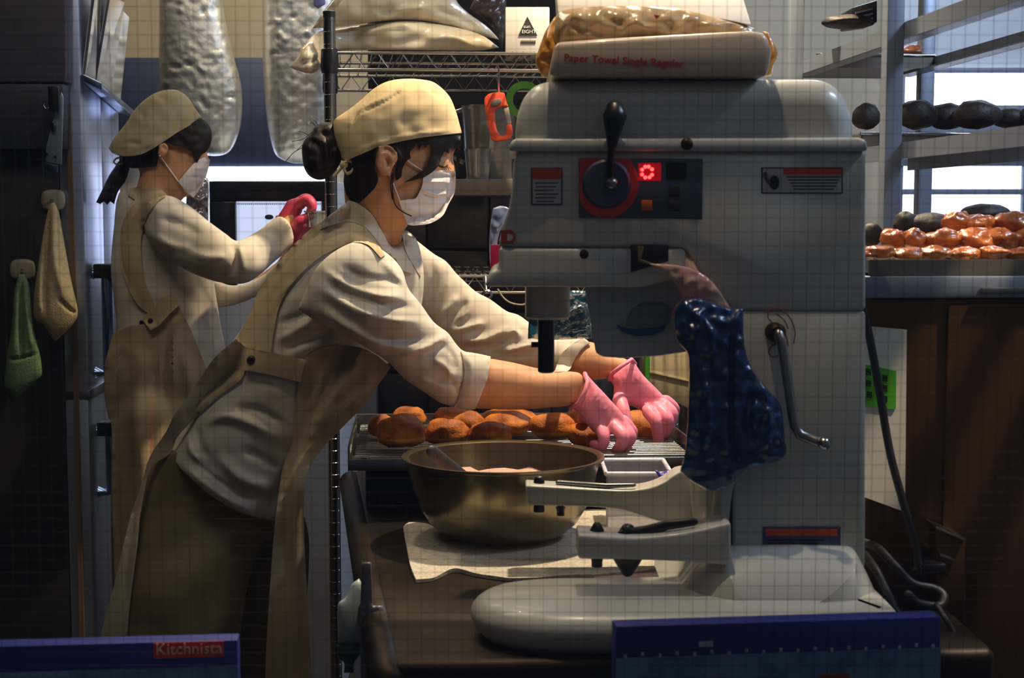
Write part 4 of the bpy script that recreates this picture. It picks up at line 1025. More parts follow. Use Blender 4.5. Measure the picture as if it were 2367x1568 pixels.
# ================================================================ the woman at the back
DB = 3.25
r2_ = thing('person', 'person in beige cap and apron standing behind with raised red gloved hand', 'person', (-.82, 3.33, 0))
head_o = [(460, 275), (478, 300), (480, 330), (478, 352), (484, 370), (480, 392), (472, 414), (458, 440), (443, 455), (425, 452), (415, 470), (380, 480), (330, 460), (322, 430), (322, 395), (300, 365), (285, 330), (318, 285), (362, 245), (405, 236), (435, 256)]
hd = inflate(head_o, DB, .72, .075, 6)
core = [hd, T([(360, 470, DB), (380, 400, DB)], [.05, .05]),
  T([(350, 530, DB), (355, 640, DB), (365, 780, DB), (370, 930, DB)], [(.05, .06), (.055, .07), (.055, .065), (.045, .06)], 16),
  T([(370, 530, DB-.10), (480, 590, DB-.15), (550, 605, DB-.165), (650, 540, DB-.12), (690, 480, DB-.10)], [.024, .022, .022, .018, .012]),
  T([(390, 570, DB+.05), (490, 680, DB+.09), (560, 684, DB+.065), (650, 616, DB+.015), (690, 550, DB-.02)], [.022, .018, .016, .014, .012]),
  T([(350, 950, DB-.05), (360, 1300, DB-.05), (370, 1700, DB-.05), (370, 1790, DB-.05)], [.05, .045, .04, .034]),
  T([(400, 950, DB+.05), (405, 1300, DB+.05), (405, 1700, DB+.05), (405, 1790, DB+.05)], [.05, .045, .04, .034])]
core += feet([(W(370, 1790, DB-.05)[0], DB-.05), (W(405, 1790, DB+.05)[0], DB+.05)])
bv2, bf2 = remesh(core, .0065, 3)
ear = inflate([(366, 334), (380, 330), (388, 338), (388, 350), (380, 360), (372, 366), (364, 356)], DB-.068, 1, .011, 4, creases=[([(372, 342), (380, 340), (382, 350)], 3, -.006)])
nb = len(bv2); bv2 = np.concatenate([bv2, ear[0]]); bf2 = bf2+[[i+nb for i in q] for q in ear[1]]
body2 = mk('body', bv2, bf2, m_skin, r2_, smooth=180)
lg = inflate([(262, 880), (500, 880), (510, 1100), (500, 1500), (480, 1800), (290, 1800), (262, 1400), (256, 1100)], DB, .6, .14, 14)
mk('trousers', *lg, m_pants, r2_, smooth=180)
tr_o = [(279, 440), (300, 434), (333, 431), (367, 435), (406, 457), (430, 500), (480, 560), (497, 668), (509, 744), (520, 800), (530, 960), (300, 960), (252, 974), (245, 936), (241, 859), (249, 813), (268, 763), (264, 706), (256, 614), (264, 515), (268, 469)]
trk = inflate(tr_o, DB, .62, .125, 8, creases=[([(300, 540), (310, 620), (330, 690)], 10, .006), ([(380, 620), (395, 640), (400, 680)], 4, -.006)], rough=.003)
arm_o = [(340, 470), (380, 452), (406, 457), (444, 480), (482, 511), (524, 542), (547, 557), (582, 542), (620, 515), (643, 501), (662, 507), (675, 530), (677, 562), (646, 596), (612, 627), (574, 653), (536, 657), (490, 649), (430, 625), (370, 585), (335, 535)]
ca = [([(370, 585), (440, 620), (500, 635), (560, 620)], 12, -.008), ([(420, 580), (480, 595), (530, 590)], 9, .008), ([(535, 560), (545, 590), (540, 625)], 6, -.012), ([(550, 565), (560, 600), (565, 630)], 6, .008), ([(590, 550), (600, 580), (600, 610)], 6, -.007), ([(625, 525), (640, 550), (640, 580)], 6, -.006), ([(610, 535), (622, 560), (625, 590)], 5, .007), ([(345, 540), (400, 570), (450, 575)], 8, .007), ([(360, 500), (420, 520), (470, 545)], 9, -.005)]
arm_ = inflate(arm_o, [(380, 520, DB-.10), (540, 600, DB-.17), (660, 530, DB-.11)], .74, .07, 6, hull=arm_o[:9]+[(690, 440), (740, 480), (720, 560)]+arm_o[13:], creases=ca, rough=.003)
arm2 = inflate([(480, 640), (540, 660), (600, 640), (650, 598), (668, 575), (678, 590), (650, 640), (600, 682), (540, 706), (500, 712)], [(490, 670, DB+.08), (660, 590, DB)], .8, .06, 7)
s2 = remesh([trk, arm_, arm2], .005, 1, .4)
shirt2 = mk('shirt', *s2, m_cloth, r2_, smooth=180)
S2 = bvh_of(s2, (bv2, bf2), lg)
def cloth2(name, out, mat=m_apron, parent=r2_, bv=None, **kw):
    v, f = drape(out, bv or S2, **kw); return mk(name, v, f, mat, parent, smooth=50), (v, f)
cloth2('apron_strap', [(300, 436), (333, 432), (366, 436), (388, 452), (365, 466), (340, 500), (327, 550), (326, 592), (334, 645), (353, 695), (362, 718), (344, 724), (318, 704), (298, 668), (283, 622), (277, 572), (279, 534), (291, 496), (312, 462), (296, 452)], off=.007, thick=.005, step=6, creases=[([(317, 457), (294, 496), (282, 534), (280, 572), (286, 622), (301, 668)], 3, -.004), ([(350, 470), (333, 505), (320, 560)], 4, .003)])
a2, ra2 = cloth2('apron_skirt', [(268, 765), (330, 750), (360, 752), (412, 706), (440, 760), (480, 860), (520, 960), (520, 1300), (500, 1750), (270, 1750), (264, 1319), (258, 1143), (258, 990), (244, 935), (241, 860), (250, 815)], off=.008, thick=.005, step=9, smooth_it=10, creases=[([(410, 720), (398, 800), (400, 900)], 6, .010), ([(395, 780), (385, 860), (378, 960)], 7, -.008), ([(330, 800), (320, 900), (315, 1100)], 14, .008), ([(360, 820), (352, 950), (350, 1200)], 10, -.008), ([(420, 800), (440, 900), (450, 1000)], 12, .008), ([(290, 800), (270, 850), (262, 920)], 10, -.007)])
a3, ra3 = cloth2('apron_belt', [(328, 733), (344, 722), (358, 716), (374, 688), (404, 682), (414, 706), (392, 726), (368, 752), (348, 764), (336, 748)], bv=bvh_of(s2, ra2), off=.012, thick=.005, step=5)
for px, py, r in ((348, 742, .006), (327, 746, .005)):
    h = bvh_of(ra3, ra2, s2).ray_cast(CAMV, (Vector(W(px, py, 1))-CAMV).normalized(), 9)
    MB().lathe([(0, -.004), (r*.7, -.004), (r, -.001), (r, .003)], h[0], 16, axis='y').build('button', m_button, a3, smooth=40)
cap2_o = [(251, 342), (263, 320), (290, 286), (315, 249), (338, 228), (364, 213), (395, 207), (416, 211), (435, 226), (449, 247), (467, 273), (439, 290), (406, 309), (378, 328), (353, 344), (332, 355), (307, 361), (280, 361), (259, 353)]
cap2 = inflate(cap2_o, DB, .85, .098, 6, hull=cap2_o[:11]+[(482, 340), (452, 430), (380, 455), (305, 425), (262, 385)], creases=[([(300, 345), (340, 335), (380, 318)], 5, .004), ([(275, 335), (300, 330), (335, 338)], 5, -.005), ([(358, 226), (375, 226), (386, 238)], 4, -.005), ([(325, 252), (330, 268), (334, 275)], 4, -.005), ([(412, 258), (408, 270), (404, 282)], 5, -.004), ([(330, 280), (350, 285), (370, 278)], 8, .004)], rough=.004, rscale=35)
c2 = mk('cap', *cap2, m_cap, r2_, smooth=180)
MB().tube([W(p[0], p[1], DB-.01) for p in smooth_open([(285, 364), (270, 366), (263, 374), (270, 380), (284, 378)], 4)], [(.002, .004)]*17, 8).build('tie_bow', m_cap, c2, smooth=60)
h2 = bvh_of((bv2, bf2))
pt = inflate([(276, 372), (300, 374), (300, 392), (291, 420), (274, 442), (264, 472), (255, 466), (248, 474), (240, 466), (232, 472), (222, 468), (238, 435), (252, 406), (264, 388)], DB+.01, .8, .035, 5, rough=.004, rscale=60)
hair2 = mk('hair', *pt, m_hair, r2_, smooth=180)
def hairbit2(out, off=.007, **kw):
    v, f = drape(out, h2, off, .008, 5, **kw); mk('hair_lock', v, f, m_hair, hair2, smooth=60)
hairbit2([(283, 360), (332, 354), (353, 343), (368, 334), (364, 352), (366, 366), (362, 384), (330, 388), (300, 388), (284, 376)])
v, f = inflate([(464, 270), (481, 287), (489, 305), (488, 328), (478, 350), (466, 358), (456, 376), (448, 366), (446, 350), (436, 346), (420, 338), (402, 336), (388, 330), (376, 330), (420, 302)], DB-.002, .8, .09, 5, rough=.003, rscale=60,
   hull=[(440, 235), (470, 265), (490, 300), (492, 335), (480, 380), (440, 440), (380, 455), (310, 425), (285, 350), (320, 270), (390, 222)])
mk('hair_lock', v, f, m_hair, hair2, smooth=180)
mv, mf = drape([(454, 373), (474, 364), (486, 369), (481, 392), (474, 414), (458, 443), (447, 457), (430, 445), (412, 420), (435, 392)], h2, .006, .003, 4, D=[(450, 400, DB-.05), (480, 390, DB-.005), (430, 440, DB-.05)], maxgap=.05, creases=[([(450, 390), (480, 388)], 3, .003), ([(440, 410), (474, 410)], 3, -.003)])
ms2 = mk('mask', mv, mf, m_mask, r2_, smooth=50)
def onface2(p, e=.003):
    h = h2.ray_cast(CAMV, (Vector(W(p[0], p[1], 1))-CAMV).normalized(), 9)[0]
    return (h-Vector((0, e, 0))) if h else Vector(W(p[0], p[1], DB-.05))
MB().tube([onface2(p) for p in smooth_open([(370, 360), (390, 388), (413, 420)], 5)], .0014, 6).build('ear_loop', m_mask, ms2, smooth=60)
glove([(640, 502), (652, 484), (665, 464), (686, 457), (700, 454), (704, 470), (694, 490), (690, 510), (684, 530), (678, 548), (672, 540), (664, 518)],
  [([(696, 470, 3.130), (712, 462, 3.120), (722, 476, 3.115), (716, 491, 3.120)], [.0115, .011, .0105, .009]),
   ([(694, 475, 3.150), (708, 458, 3.140), (722, 470, 3.140), (722, 487, 3.140)], [.011, .0105, .010, .0085]),
   ([(690, 470, 3.170), (704, 458, 3.170), (718, 468, 3.170)], [.0105, .010, .0085]),
   ([(684, 470, 3.190), (698, 462, 3.195), (712, 472, 3.195)], [.010, .0095, .008]),
   ([(682, 530, 3.130), (692, 512, 3.120), (706, 505, 3.120), (718, 500, 3.120)], [.0125, .0115, .0105, .0085])],
  'glove', m_glove2, r2_, cuff=[(641, 502, 3.150), (655, 508, 3.127), (668, 525, 3.125), (678, 552, 3.145)], D=3.145, cap=.02)
glove([(660, 570), (676, 545), (690, 530), (696, 545), (684, 570), (676, 590)],
  [([(686, 540, 3.220), (700, 525, 3.210), (712, 515, 3.200)], [.011, .010, .0085]), ([(690, 545, 3.230), (705, 532, 3.230), (716, 520, 3.220)], [.011, .010, .0085]),
   ([(690, 552, 3.240), (706, 540, 3.250), (718, 528, 3.240)], [.0105, .010, .0085]), ([(688, 558, 3.250), (704, 548, 3.260), (715, 538, 3.260)], [.010, .009, .008]),
   ([(680, 550, 3.200), (690, 530, 3.190), (700, 518, 3.185)], [.0115, .0105, .009])], 'glove', m_glove2, r2_, D=3.230, cap=.018)
# ================================================================ refrigerator on the left
FD = 3.20
fx = W(196, 600, FD)[0]                           # x of the door plane at its near edge
fr_ = thing('refrigerator', 'tall stainless refrigerator with two doors and long blue-lit handles', 'refrigerator', (fx-.3, FD+.3, 0))
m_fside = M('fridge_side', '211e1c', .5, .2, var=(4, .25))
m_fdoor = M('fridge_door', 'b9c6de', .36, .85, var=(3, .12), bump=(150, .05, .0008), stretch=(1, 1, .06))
ux = Vector((-.077, .997, 0)).normalized(); un = Vector((.997, .077, 0))
def fpt(d, out, z): return Vector((fx, FD, 0))+ux*d+un*out+Vector((0, 0, z))
def fbox(d0, d1, o0, o1, z0, z1):
    b = MB(); b.prism([fpt(d0, o0, z0), fpt(d1, o0, z0), fpt(d1, o1, z0), fpt(d0, o1, z0)], (0, 0, z1-z0)); return b
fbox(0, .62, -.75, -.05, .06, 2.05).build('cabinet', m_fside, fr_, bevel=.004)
zs = W(178, 915, FD)[2]
for z0, z1 in ((.10, zs-.006), (zs+.006, 2.0)):
    fbox(.0, .215, -.05, 0, z0, z1).build('door', m_fdoor, fr_, bevel=.004)
    fbox(.221, .43, -.05, 0, z0, z1).build('door', m_fdoor, fr_, bevel=.004)
fbox(.0, .43, -.052, .004, zs-.012, zs+.012).build('door_seam_trim', m_steel, fr_, bevel=.003)
for a, b in ((622, 870), (985, 1145)):
    h = MB(); z1 = W(245, a, FD+.1)[2]; z0 = W(245, b, FD+.1)[2]
    h.tube([fpt(.085, .0, z1-.01), fpt(.085, .03, z1-.01), fpt(.085, .03, z0+.01), fpt(.085, .0, z0+.01)], .013, 12)
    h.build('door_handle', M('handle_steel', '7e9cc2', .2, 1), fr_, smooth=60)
    MB().box(tuple(fpt(.085, .015, z1-.02)-Vector((.012, .016, 0))), tuple(fpt(.085, .045, z1+.012)+Vector((.01, .016, 0)))).build('handle_cap', m_black, fr_, bevel=.004)
for z in (.02,):
    for d in (.06, .56):
        for o in (-.7, -.1):
            c = fpt(d, o, 0); MB().lathe([(.025, 0), (.025, .06)], c, 14).build('foot', m_black, fr_, smooth=40)
# frame line on the side panel (rubber strip), upper dark compartments
def fside(name, px0, py0, px1, py1, mat, off=.004, th=.012, parent=fr_, bev=.002):
    D = FD-off
    return pprism([(px0, py0), (px1, py0), (px1, py1), (px0, py1)], D-th, th+off-.001).build(name, mat, parent, bevel=bev)
x, z0 = XZ(170, 1520, FD); x2, z1 = XZ(158, 240, FD)
MB().box((x2-.002, FD-.010, .08), (x2+.008, FD-.0005, z1)).build('edge_strip', M('tan_strip', '6b5138', .5), fr_)
# dark cupboard standing before the side: two flat fronts
cb = thing('hanging_cupboard', 'dark grey wall cupboard above the hanging towels', 'cupboard', W(60, 345, FD-.05))
pprism([(-260, -200), (151, -200), (151, 190), (-260, 190)], FD-.06, .055).build('upper_front', M('cupboard_grey', '39363a', .5, 0, var=(5, .1)), cb, bevel=.004)
pprism([(-260, 193), (146, 193), (146, 345), (-260, 345)], FD-.055, .05).build('lower_front', M('cupboard_navy', '22242f', .5, 0, var=(5, .1)), cb, bevel=.004)
pprism([(-260, 348), (110, 348), (110, 372), (-260, 372)], FD-.03, .025).build('bottom_rail', m_blackrub, cb, bevel=.003)
ct = thing('metal_scraper', 'flat metal plate with clip hanging on the dark cupboard', 'scraper', W(120, 395, FD-.10))
b = MB(); b.prism([W(141, 212, FD-.075), W(146, 225, FD-.075), W(142, 380, FD-.075), W(106, 374, FD-.075), W(106, 340, FD-.075), W(125, 270, FD-.075)], (0, .004, 0)); b.build('plate', m_fdoor, ct, bevel=.001)
b = MB(); b.prism([W(97, 373, FD-.079), W(133, 383, FD-.079), W(131, 399, FD-.079), W(97, 391, FD-.079)], (0, .008, 0)); b.build('plate_foot', M('blue_steel', '5d86a3', .3, 1), ct, bevel=.001)
b = MB(); b.tube([W(p[0], p[1], FD-.085) for p in smooth_open([(104, 236), (100, 243), (106, 252), (113, 250), (118, 258)], 4)], .0022, 8); b.build('hook', m_chrome, ct, smooth=60)
b = MB(); b.box(W(112, 258, FD-.088), W(138, 200, FD-.078)); b.build('clip', m_black, ct, bevel=.002)
b = MB(); b.ell(W(123, 292, FD-.08), (.006, .004, .012)); b.build('clip_tongue', m_black, ct, smooth=180)
for p in ((128, 362), (108, 356)):
    MB().ell(W(p[0], p[1], FD-.077), (.003, .003, .004), 10, 6).build('rivet', m_steel_dark, ct, smooth=180)
# towels on round hooks
def hook(px, py, w, h, D, label):
    t = thing('suction_hook', label, 'hook', W(px, py, D))
    v, f = inflate([(px-w, py-h), (px+w, py-h), (px+w, py+h), (px-w, py+h)], D, .5, .012, 5, sharp=180)
    mk('pad', v, f, M('hook_beige', 'a39a84', .5, 0, var=(12, .15)), t, smooth=180)
    MB().tube([W(px-2, py, D-.012), W(px-2, py+8, D-.03), W(px-2, py+16, D-.03), W(px-4, py+18, D-.02)], .003, 8, round_=True).build('hook', m_chrome, t, smooth=60)
hook(123, 463, 23, 20, FD-.012, 'round beige adhesive hook holding the beige towel')
hook(52, 624, 24, 20, FD-.012, 'round beige adhesive hook holding the green towel')
m_tw1 = M('towel_beige', 'c0ad86', .95, 0, var=(120, .15), bump=(420, .7, .002), spec=.1)
m_tw2 = M('towel_green', '6f8a62', .95, 0, var=(120, .15), bump=(420, .7, .002), spec=.1)
v, f = inflate([(117, 470), (126, 468), (136, 490), (145, 540), (163, 640), (179, 712), (178, 735), (160, 760), (127, 790), (118, 778), (100, 750), (80, 738), (77, 700), (84, 640), (98, 550), (110, 490)], FD-.055, .7, .035, 5, creases=[([(116, 480), (106, 600), (104, 740)], 5, -.014), ([(124, 490), (126, 600), (150, 700)], 10, .008), ([(135, 690), (160, 715), (178, 725)], 4, -.010), ([(95, 600), (90, 680), (92, 730)], 8, .006)])
tag(mk('towel', v, f, m_tw1, smooth=180), 'beige cloth towel hanging from the right hook on the dark side', 'towel')
v, f = inflate([(42, 634), (56, 634), (68, 660), (78, 760), (92, 815), (97, 865), (85, 880), (36, 922), (18, 905), (10, 890), (15, 828), (26, 760), (32, 680)], FD-.055, .7, .03, 5, creases=[([(50, 640), (48, 740), (50, 830)], 4, -.014), ([(38, 680), (34, 760), (30, 820)], 7, .006), ([(60, 680), (68, 760), (78, 815)], 7, .007), ([(15, 830), (48, 828), (92, 815)], 3, -.010)])
tag(mk('towel', v, f, m_tw2, smooth=180), 'pale green terry towel hanging lower left on its hook', 'towel')
# clear document pockets clipped to the fridge door
m_pocket = clear_mat('pocket_film', (.86, .88, .92), .25, .12, .28, 'aab0b8')
dp = thing('document_pocket', 'clear plastic pockets with papers fixed on the refrigerator door', 'document holder', fpt(.12, .01, 1.62))
zA = W(235, -30, FD+.2)[2]; zB = W(255, 225, FD+.2)[2]
for i, (d0, d1, o) in enumerate(((.02, .16, .012), (.13, .30, .022), (.26, .415, .012))):
    pts = [fpt(d0, .004, zB+.03-.1*d0), fpt(d1, .004, zB+.03-.1*d1), fpt(d1, o+.02, zA-.02*i), fpt(d0, o+.02, zA-.03)]
    b = MB(); b.prism(pts, un*.0015); b.build('pocket', m_pocket, dp)
    b = MB(); b.prism([p-un*.006 for p in pts], un*.001); b.build('sheet', M('pocket_paper', 'a9a6a2', .6, 0, var=(6, .2)), dp)
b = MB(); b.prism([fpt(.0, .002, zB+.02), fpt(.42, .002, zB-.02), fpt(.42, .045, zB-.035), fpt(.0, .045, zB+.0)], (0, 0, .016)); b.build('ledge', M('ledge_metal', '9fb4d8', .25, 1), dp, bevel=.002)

# ================================================================ foil ducts, oven, back counter
def foil(name, out, D, label):
    cr = []
    ys = [p[1] for p in out]; xs = [p[0] for p in out]
    for i in range(60):
        x = random.uniform(min(xs), max(xs)); y = random.uniform(min(ys), max(ys)); a = random.uniform(-.9, .9); l = random.uniform(12, 36)
        cr.append(([(x, y), (x+l*.5*math.cos(a), y+l*.5*math.sin(a)+4), (x+l*math.cos(a), y+l*math.sin(a))], random.uniform(3, 6), random.choice((-1, 1))*random.uniform(.0015, .005)))
    v, f = inflate(out, D, .85, .10, 6, creases=cr, rough=.003, rscale=70)
    return tag(mk(name, v, f, M('crinkled_foil', 'dad8d0', .42, .8, var=(5, .1), bump=(70, .35, .004)), smooth=180), label, 'duct')
foil('foil_duct', [(368, -120), (516, -120), (514, 0), (537, 118), (558, 203), (556, 290), (530, 350), (484, 360), (430, 340), (395, 300), (370, 210), (368, 60)], 4.25, 'wide crinkled foil duct hanging above the standing person')
foil('foil_duct', [(605, -120), (780, -120), (775, 60), (765, 200), (740, 330), (708, 378), (672, 376), (636, 355), (616, 264), (606, 100)], 4.25, 'crinkled foil duct beside the wire shelf post')
ov = thing('oven', 'black-framed oven with bright glass door at the back', 'oven', (W(620, 900, 3.95)[0], 4.2, 0))
def obx(a, b, c, d, D0, D1): return wallbox(a, b, c, d, D0, D1)
x0, _ = XZ(483, 418, 3.95); x1, zt = XZ(770, 418, 3.95)
zmid = XZ(483, 650, 3.95)[1]
MB().box((x0, 3.965, 0), (x1, 4.5, zt)).build('cabinet', M('oven_white', 'c6ccd6', .35, 0, var=(4, .08)), ov, bevel=.006)
for a in ((483, 419, 770, 466), (483, 466, 547, 660), (743, 466, 770, 660)):
    obx(*a, 3.94, 3.966).build('door_frame', M('oven_black', '11121c', .25, 0), ov, bevel=.003)
obx(483, 419, 489, 660, 3.935, 3.94).build('frame_edge', m_steel, ov)
obx(547, 466, 743, 660, 3.955, 3.967).build('glass', M('oven_glass', 'dfe8ff', .2, emit=('cfdcff', .9)), ov)
dots = MB()
for i in range(44): dots.add(*(lambda q: (q.v, q.f))(wallbox(549+i*4.4, 470, 551.2+i*4.4, 473, 3.952, 3.954)))
dots.build('dot_row', M('oven_dots', '3d6a78', .5), ov)
MB().ell(W(622, 502, 3.953), (.012, .001, .007), 14, 8).build('maker_mark', M('mark_ink', '3b4a58', .6), ov, smooth=180)
st_ = thing('equipment_stand', 'narrow steel stand under the shiny foil bag', 'stand', (W(440, 548, 3.72)[0], 3.72, 0))
xa, zt_ = XZ(392, 546, 3.66); xb = W(481, 546, 3.9)[0]
MB().box((xa, 3.66, zt_-.02), (xb, 3.92, zt_)).build('stand_top', m_steel, st_, bevel=.003)
for x in (xa+.012, xb-.012):
    for y in (3.675, 3.905): MB().tube([(x, y, 0), (x, y, zt_-.018)], .01, 10).build('leg', m_steel, st_, smooth=40)
bc = thing('foil_packet', 'shiny crumpled foil bag behind the standing person', 'bag', W(465, 520, 3.7))
v, f = inflate([(440, 425), (470, 405), (482, 418), (482, 540), (470, 545), (440, 520), (430, 470)], 3.72, .7, .05, 5, creases=[([(440, 455), (460, 462), (482, 450)], 4, .010), ([(440, 490), (465, 480), (482, 495)], 4, -.010)], rough=.008, rscale=60)
mk('bag_body', v, f, M('shiny_film', 'b7a9a2', .2, .8, var=(10, .3)), bc, smooth=180)
cu = thing('clear_cup', 'small clear plastic cup held by the standing person', 'cup', W(735, 515, 3.13))
b = MB(); c = Vector(W(734, 492, 3.13))
b.lathe([(.024, -.03), (.026, 0), (.029, .001), (.029, .004), (.025, .004), (.0225, -.03)], c, 24); b.build('cup_wall', clear_mat('cup_plastic', (.82, .82, .78), .2, .1, .3, 'b8b39c'), cu, smooth=50)
# ================================================================ chrome wire shelving
SD = 3.05
yaws = Vector((-.12, .993, 0)); sx = Vector((.997, .05, 0))
sh_o = Vector(W(762, 122, SD)); SZ = sh_o.z
rk = thing('wire_shelving', 'chrome wire shelving unit with two shelves behind the bench', 'shelf', (sh_o.x, SD, 0))
def sp3(a, b, z): return Vector((sh_o.x, SD, z))+sx*a+yaws*b
SW, SDp = .84, .52
def wireshelf(z, name='shelf'):
    s = MB()
    for b in (0, SDp):
        for dz in (0, -.034): s.tube([sp3(0, b, z+dz), sp3(SW, b, z+dz)], .0036, 8)
        n = 34
        s.tube([sp3(SW*i/n, b, z-(.034 if i % 2 else 0)) for i in range(n+1)], .0022, 6)
    for a in (0, SW):
        for dz in (0, -.034): s.tube([sp3(a, 0, z+dz), sp3(a, SDp, z+dz)], .0036, 8)
    o = s.build(name, m_chrome, rk, smooth=60)
    w = MB()
    for i in range(1, 38): w.tube([sp3(SW*i/38, 0, z+.003), sp3(SW*i/38, SDp, z+.003)], .0019, 5)
    for b in (SDp*.33, SDp*.66): w.tube([sp3(0, b, z-.004), sp3(SW, b, z-.004)], .003, 6)
    wo = w.build('shelf_wires', m_chrome, o, smooth=60); wo['kind'] = 'stuff'
wireshelf(SZ); wireshelf(XZ(1100, 640, SD)[1])
m_post = M('post_chrome', '8d8983', .25, 1, var=(8, .15))
for a in (0, SW):
    for b in (0, SDp):
        p = sp3(a, b, 0); top_ = SZ+.085
        po = MB().tube([p, (p.x, p.y, top_-.012)], .0125, 18).build('post', m_post, rk, smooth=40)
        MB().lathe([(.0128, top_-.014), (.0132, top_-.002), (.010, top_)], (p.x, p.y, 0), 18).build('post_cap', m_black, po, smooth=40)
        rg = MB()
        for k in range(int((top_-.05)/.0254)): rg.lathe([(.0124, -.0008), (.0131, 0), (.0124, .0008)], (p.x, p.y, .05+k*.0254), 12, close=False)
        rg.build('post_grooves', m_chrome, po, smooth=60)
        MB().lathe([(.0165, SZ-.042), (.019, SZ-.03), (.0175, SZ+.006), (.0145, SZ+.008)], (p.x, p.y, 0), 18).build('shelf_clip', m_black, po, smooth=40)
# sacks on the shelf
m_sack = M('sack_content', 'd6c8a8', .34, 0, var=(8, .15), coat=.5, bump=(18, .35, .006))
v, f = inflate([(668, 155), (682, 140), (699, 108), (735, 74), (790, 64), (880, 52), (960, 48), (1050, 62), (1115, 82), (1154, 110), (1108, 117), (783, 118), (752, 142), (732, 165), (711, 171), (684, 163)], [(700, 140, 3.05), (800, 100, 3.28), (1100, 100, 3.30)], .9, .17, 7, creases=[([(700, 120), (730, 95), (760, 80)], 6, .012), ([(690, 150), (720, 140), (750, 130)], 5, -.012), ([(830, 80), (900, 60), (960, 55)], 8, .015), ([(850, 95), (920, 100), (1000, 85)], 12, -.012), ([(980, 90), (1040, 85), (1100, 105)], 8, .012)], rough=.010, rscale=25)
tag(mk('flour_sack', v, f, m_sack, smooth=180), 'clear plastic sack of pale flour drooping over the left shelf end', 'sack')
v, f = inflate([(722, 66), (745, 30), (776, -10), (820, -60), (1040, -60), (1055, 0), (1080, 28), (1127, 62), (1154, 92), (1110, 82), (1040, 62), (960, 48), (880, 50), (790, 62)], [(760, 40, 3.20), (1100, 60, 3.34)], .9, .16, 7, creases=[([(740, 55), (780, 20), (800, -20)], 6, .012), ([(880, 45), (940, 22), (1000, 18)], 8, .014), ([(1000, 20), (1060, 40), (1110, 70)], 8, -.012), ([(860, 20), (900, 30), (960, 30)], 8, -.010)], rough=.010, rscale=25)
tag(mk('flour_sack', v, f, m_sack, smooth=180), 'upper plastic sack of pale flour lying on the other sack', 'sack')
v, f = inflate([(728, -30), (750, -30), (752, 10), (735, 20), (724, 10)], 3.5, .6, .02, 5)
tag(mk('purple_packet', v, f, M('lavender_film', '8f92c8', .35), smooth=180), 'pale lavender packet hanging left of the sacks', 'packet')
v, f = inflate([(1085, 20), (1110, -30), (1170, -30), (1170, 60), (1160, 112), (1130, 60)], 3.42, .8, .08, 6, rough=.012, rscale=50)
tag(mk('packet_heap', v, f, M('dark_packet', '55463f', .35, 0, var=(22, .7), coat=.4), smooth=180), 'dark crumpled packet between the sacks and the white carton', 'packet')
# white carton with the triangle mark
xb0, zb1 = XZ(1168, 16, 3.12); xb1, zb0 = XZ(1270, 116, 3.12); zb0 = SZ+.006
bxo = thing('carton', 'white carton with black triangle mark on the wire shelf', 'box', ((xb0+xb1)/2, 3.2, zb0))
MB().box((xb0, 3.12, zb0), (xb1, 3.28, zb1)).build('box', M('carton_white', 'bdb6aa', .7, 0, var=(5, .06)), bxo, bevel=.002)
pprism([(1219, 38), (1241, 80), (1199, 80)], 3.1185, .0012).build('triangle_mark', m_inkk, bxo)
for s, x, y, sz in (('sun', 1210, 65, .0105), ('EIGHT', 1206, 77, .0105)):
    text(s, sz, M('carton_ink_white', 'c9c3b6', .7), bxo, W(x, y, 3.1175), (1, 0, 0), (0, 0, 1))
b = MB()
for i in range(16): b.add(*(lambda q: (q.v, q.f))(wallbox(1204+i*2.2, 93, 1205.2+i*2.2, 101, 3.118, 3.119)))
b.add(*(lambda q: (q.v, q.f))(wallbox(1199, 81.5, 1242, 83, 3.118, 3.119)))
b.build('barcode', m_inkk, bxo)
# things hanging and standing below the shelf
hk = thing('orange_handle', 'orange plastic clip handle hanging from the wire shelf', 'handle', W(1152, 325, 3.12))
ol = smooth_outline([(1119, 232), (1128, 218), (1150, 213), (1166, 214), (1172, 240), (1176, 246), (1150, 250), (1144, 256), (1146, 290), (1152, 308), (1162, 315), (1168, 308), (1170, 288), (1182, 286), (1185, 305), (1180, 322), (1160, 326), (1140, 326), (1134, 318), (1128, 290)], 6)
pprism(ol, 3.11, .018).build('clip_body', M('orange_plastic', 'c2401c', .45, 0, var=(12, .12)), hk, bevel=.003)
pprism(smooth_outline([(1133, 240), (1142, 230), (1156, 227), (1160, 236), (1148, 245), (1138, 247)], 5), 3.105, .028).build('clip_grip', M('dark_grip', '5a5148', .6), hk, bevel=.002)
pprism([(1164, 250), (1175, 247), (1183, 286), (1172, 288)], 3.112, .012).build('clip_gate', M('grey_gate', '8a7d6c', .5), hk, bevel=.002)
MB().tube([W(1153, 214, 3.12), W(1153, 190, 3.11), W(1153, 160, SD), W(1150, 150, SD-.006), W(1146, 158, SD-.004)], .0022, 8, round_=True).build('s_hook', m_chrome, hk, smooth=60)
gt = MB(); c = Vector(W(1212, 232, 3.2)); rr = .04
gt.lathe([(rr*.62, -.012), (rr, -.012), (rr, .012), (rr*.62, .012), (rr*.62, -.012)], c, 32, axis='y', close=False)
tag(gt.build('tape_roll', M('green_tape', '4f8a2a', .4, 0, var=(10, .1)), smooth=40), 'green tape roll hanging behind the mixer head', 'tape')
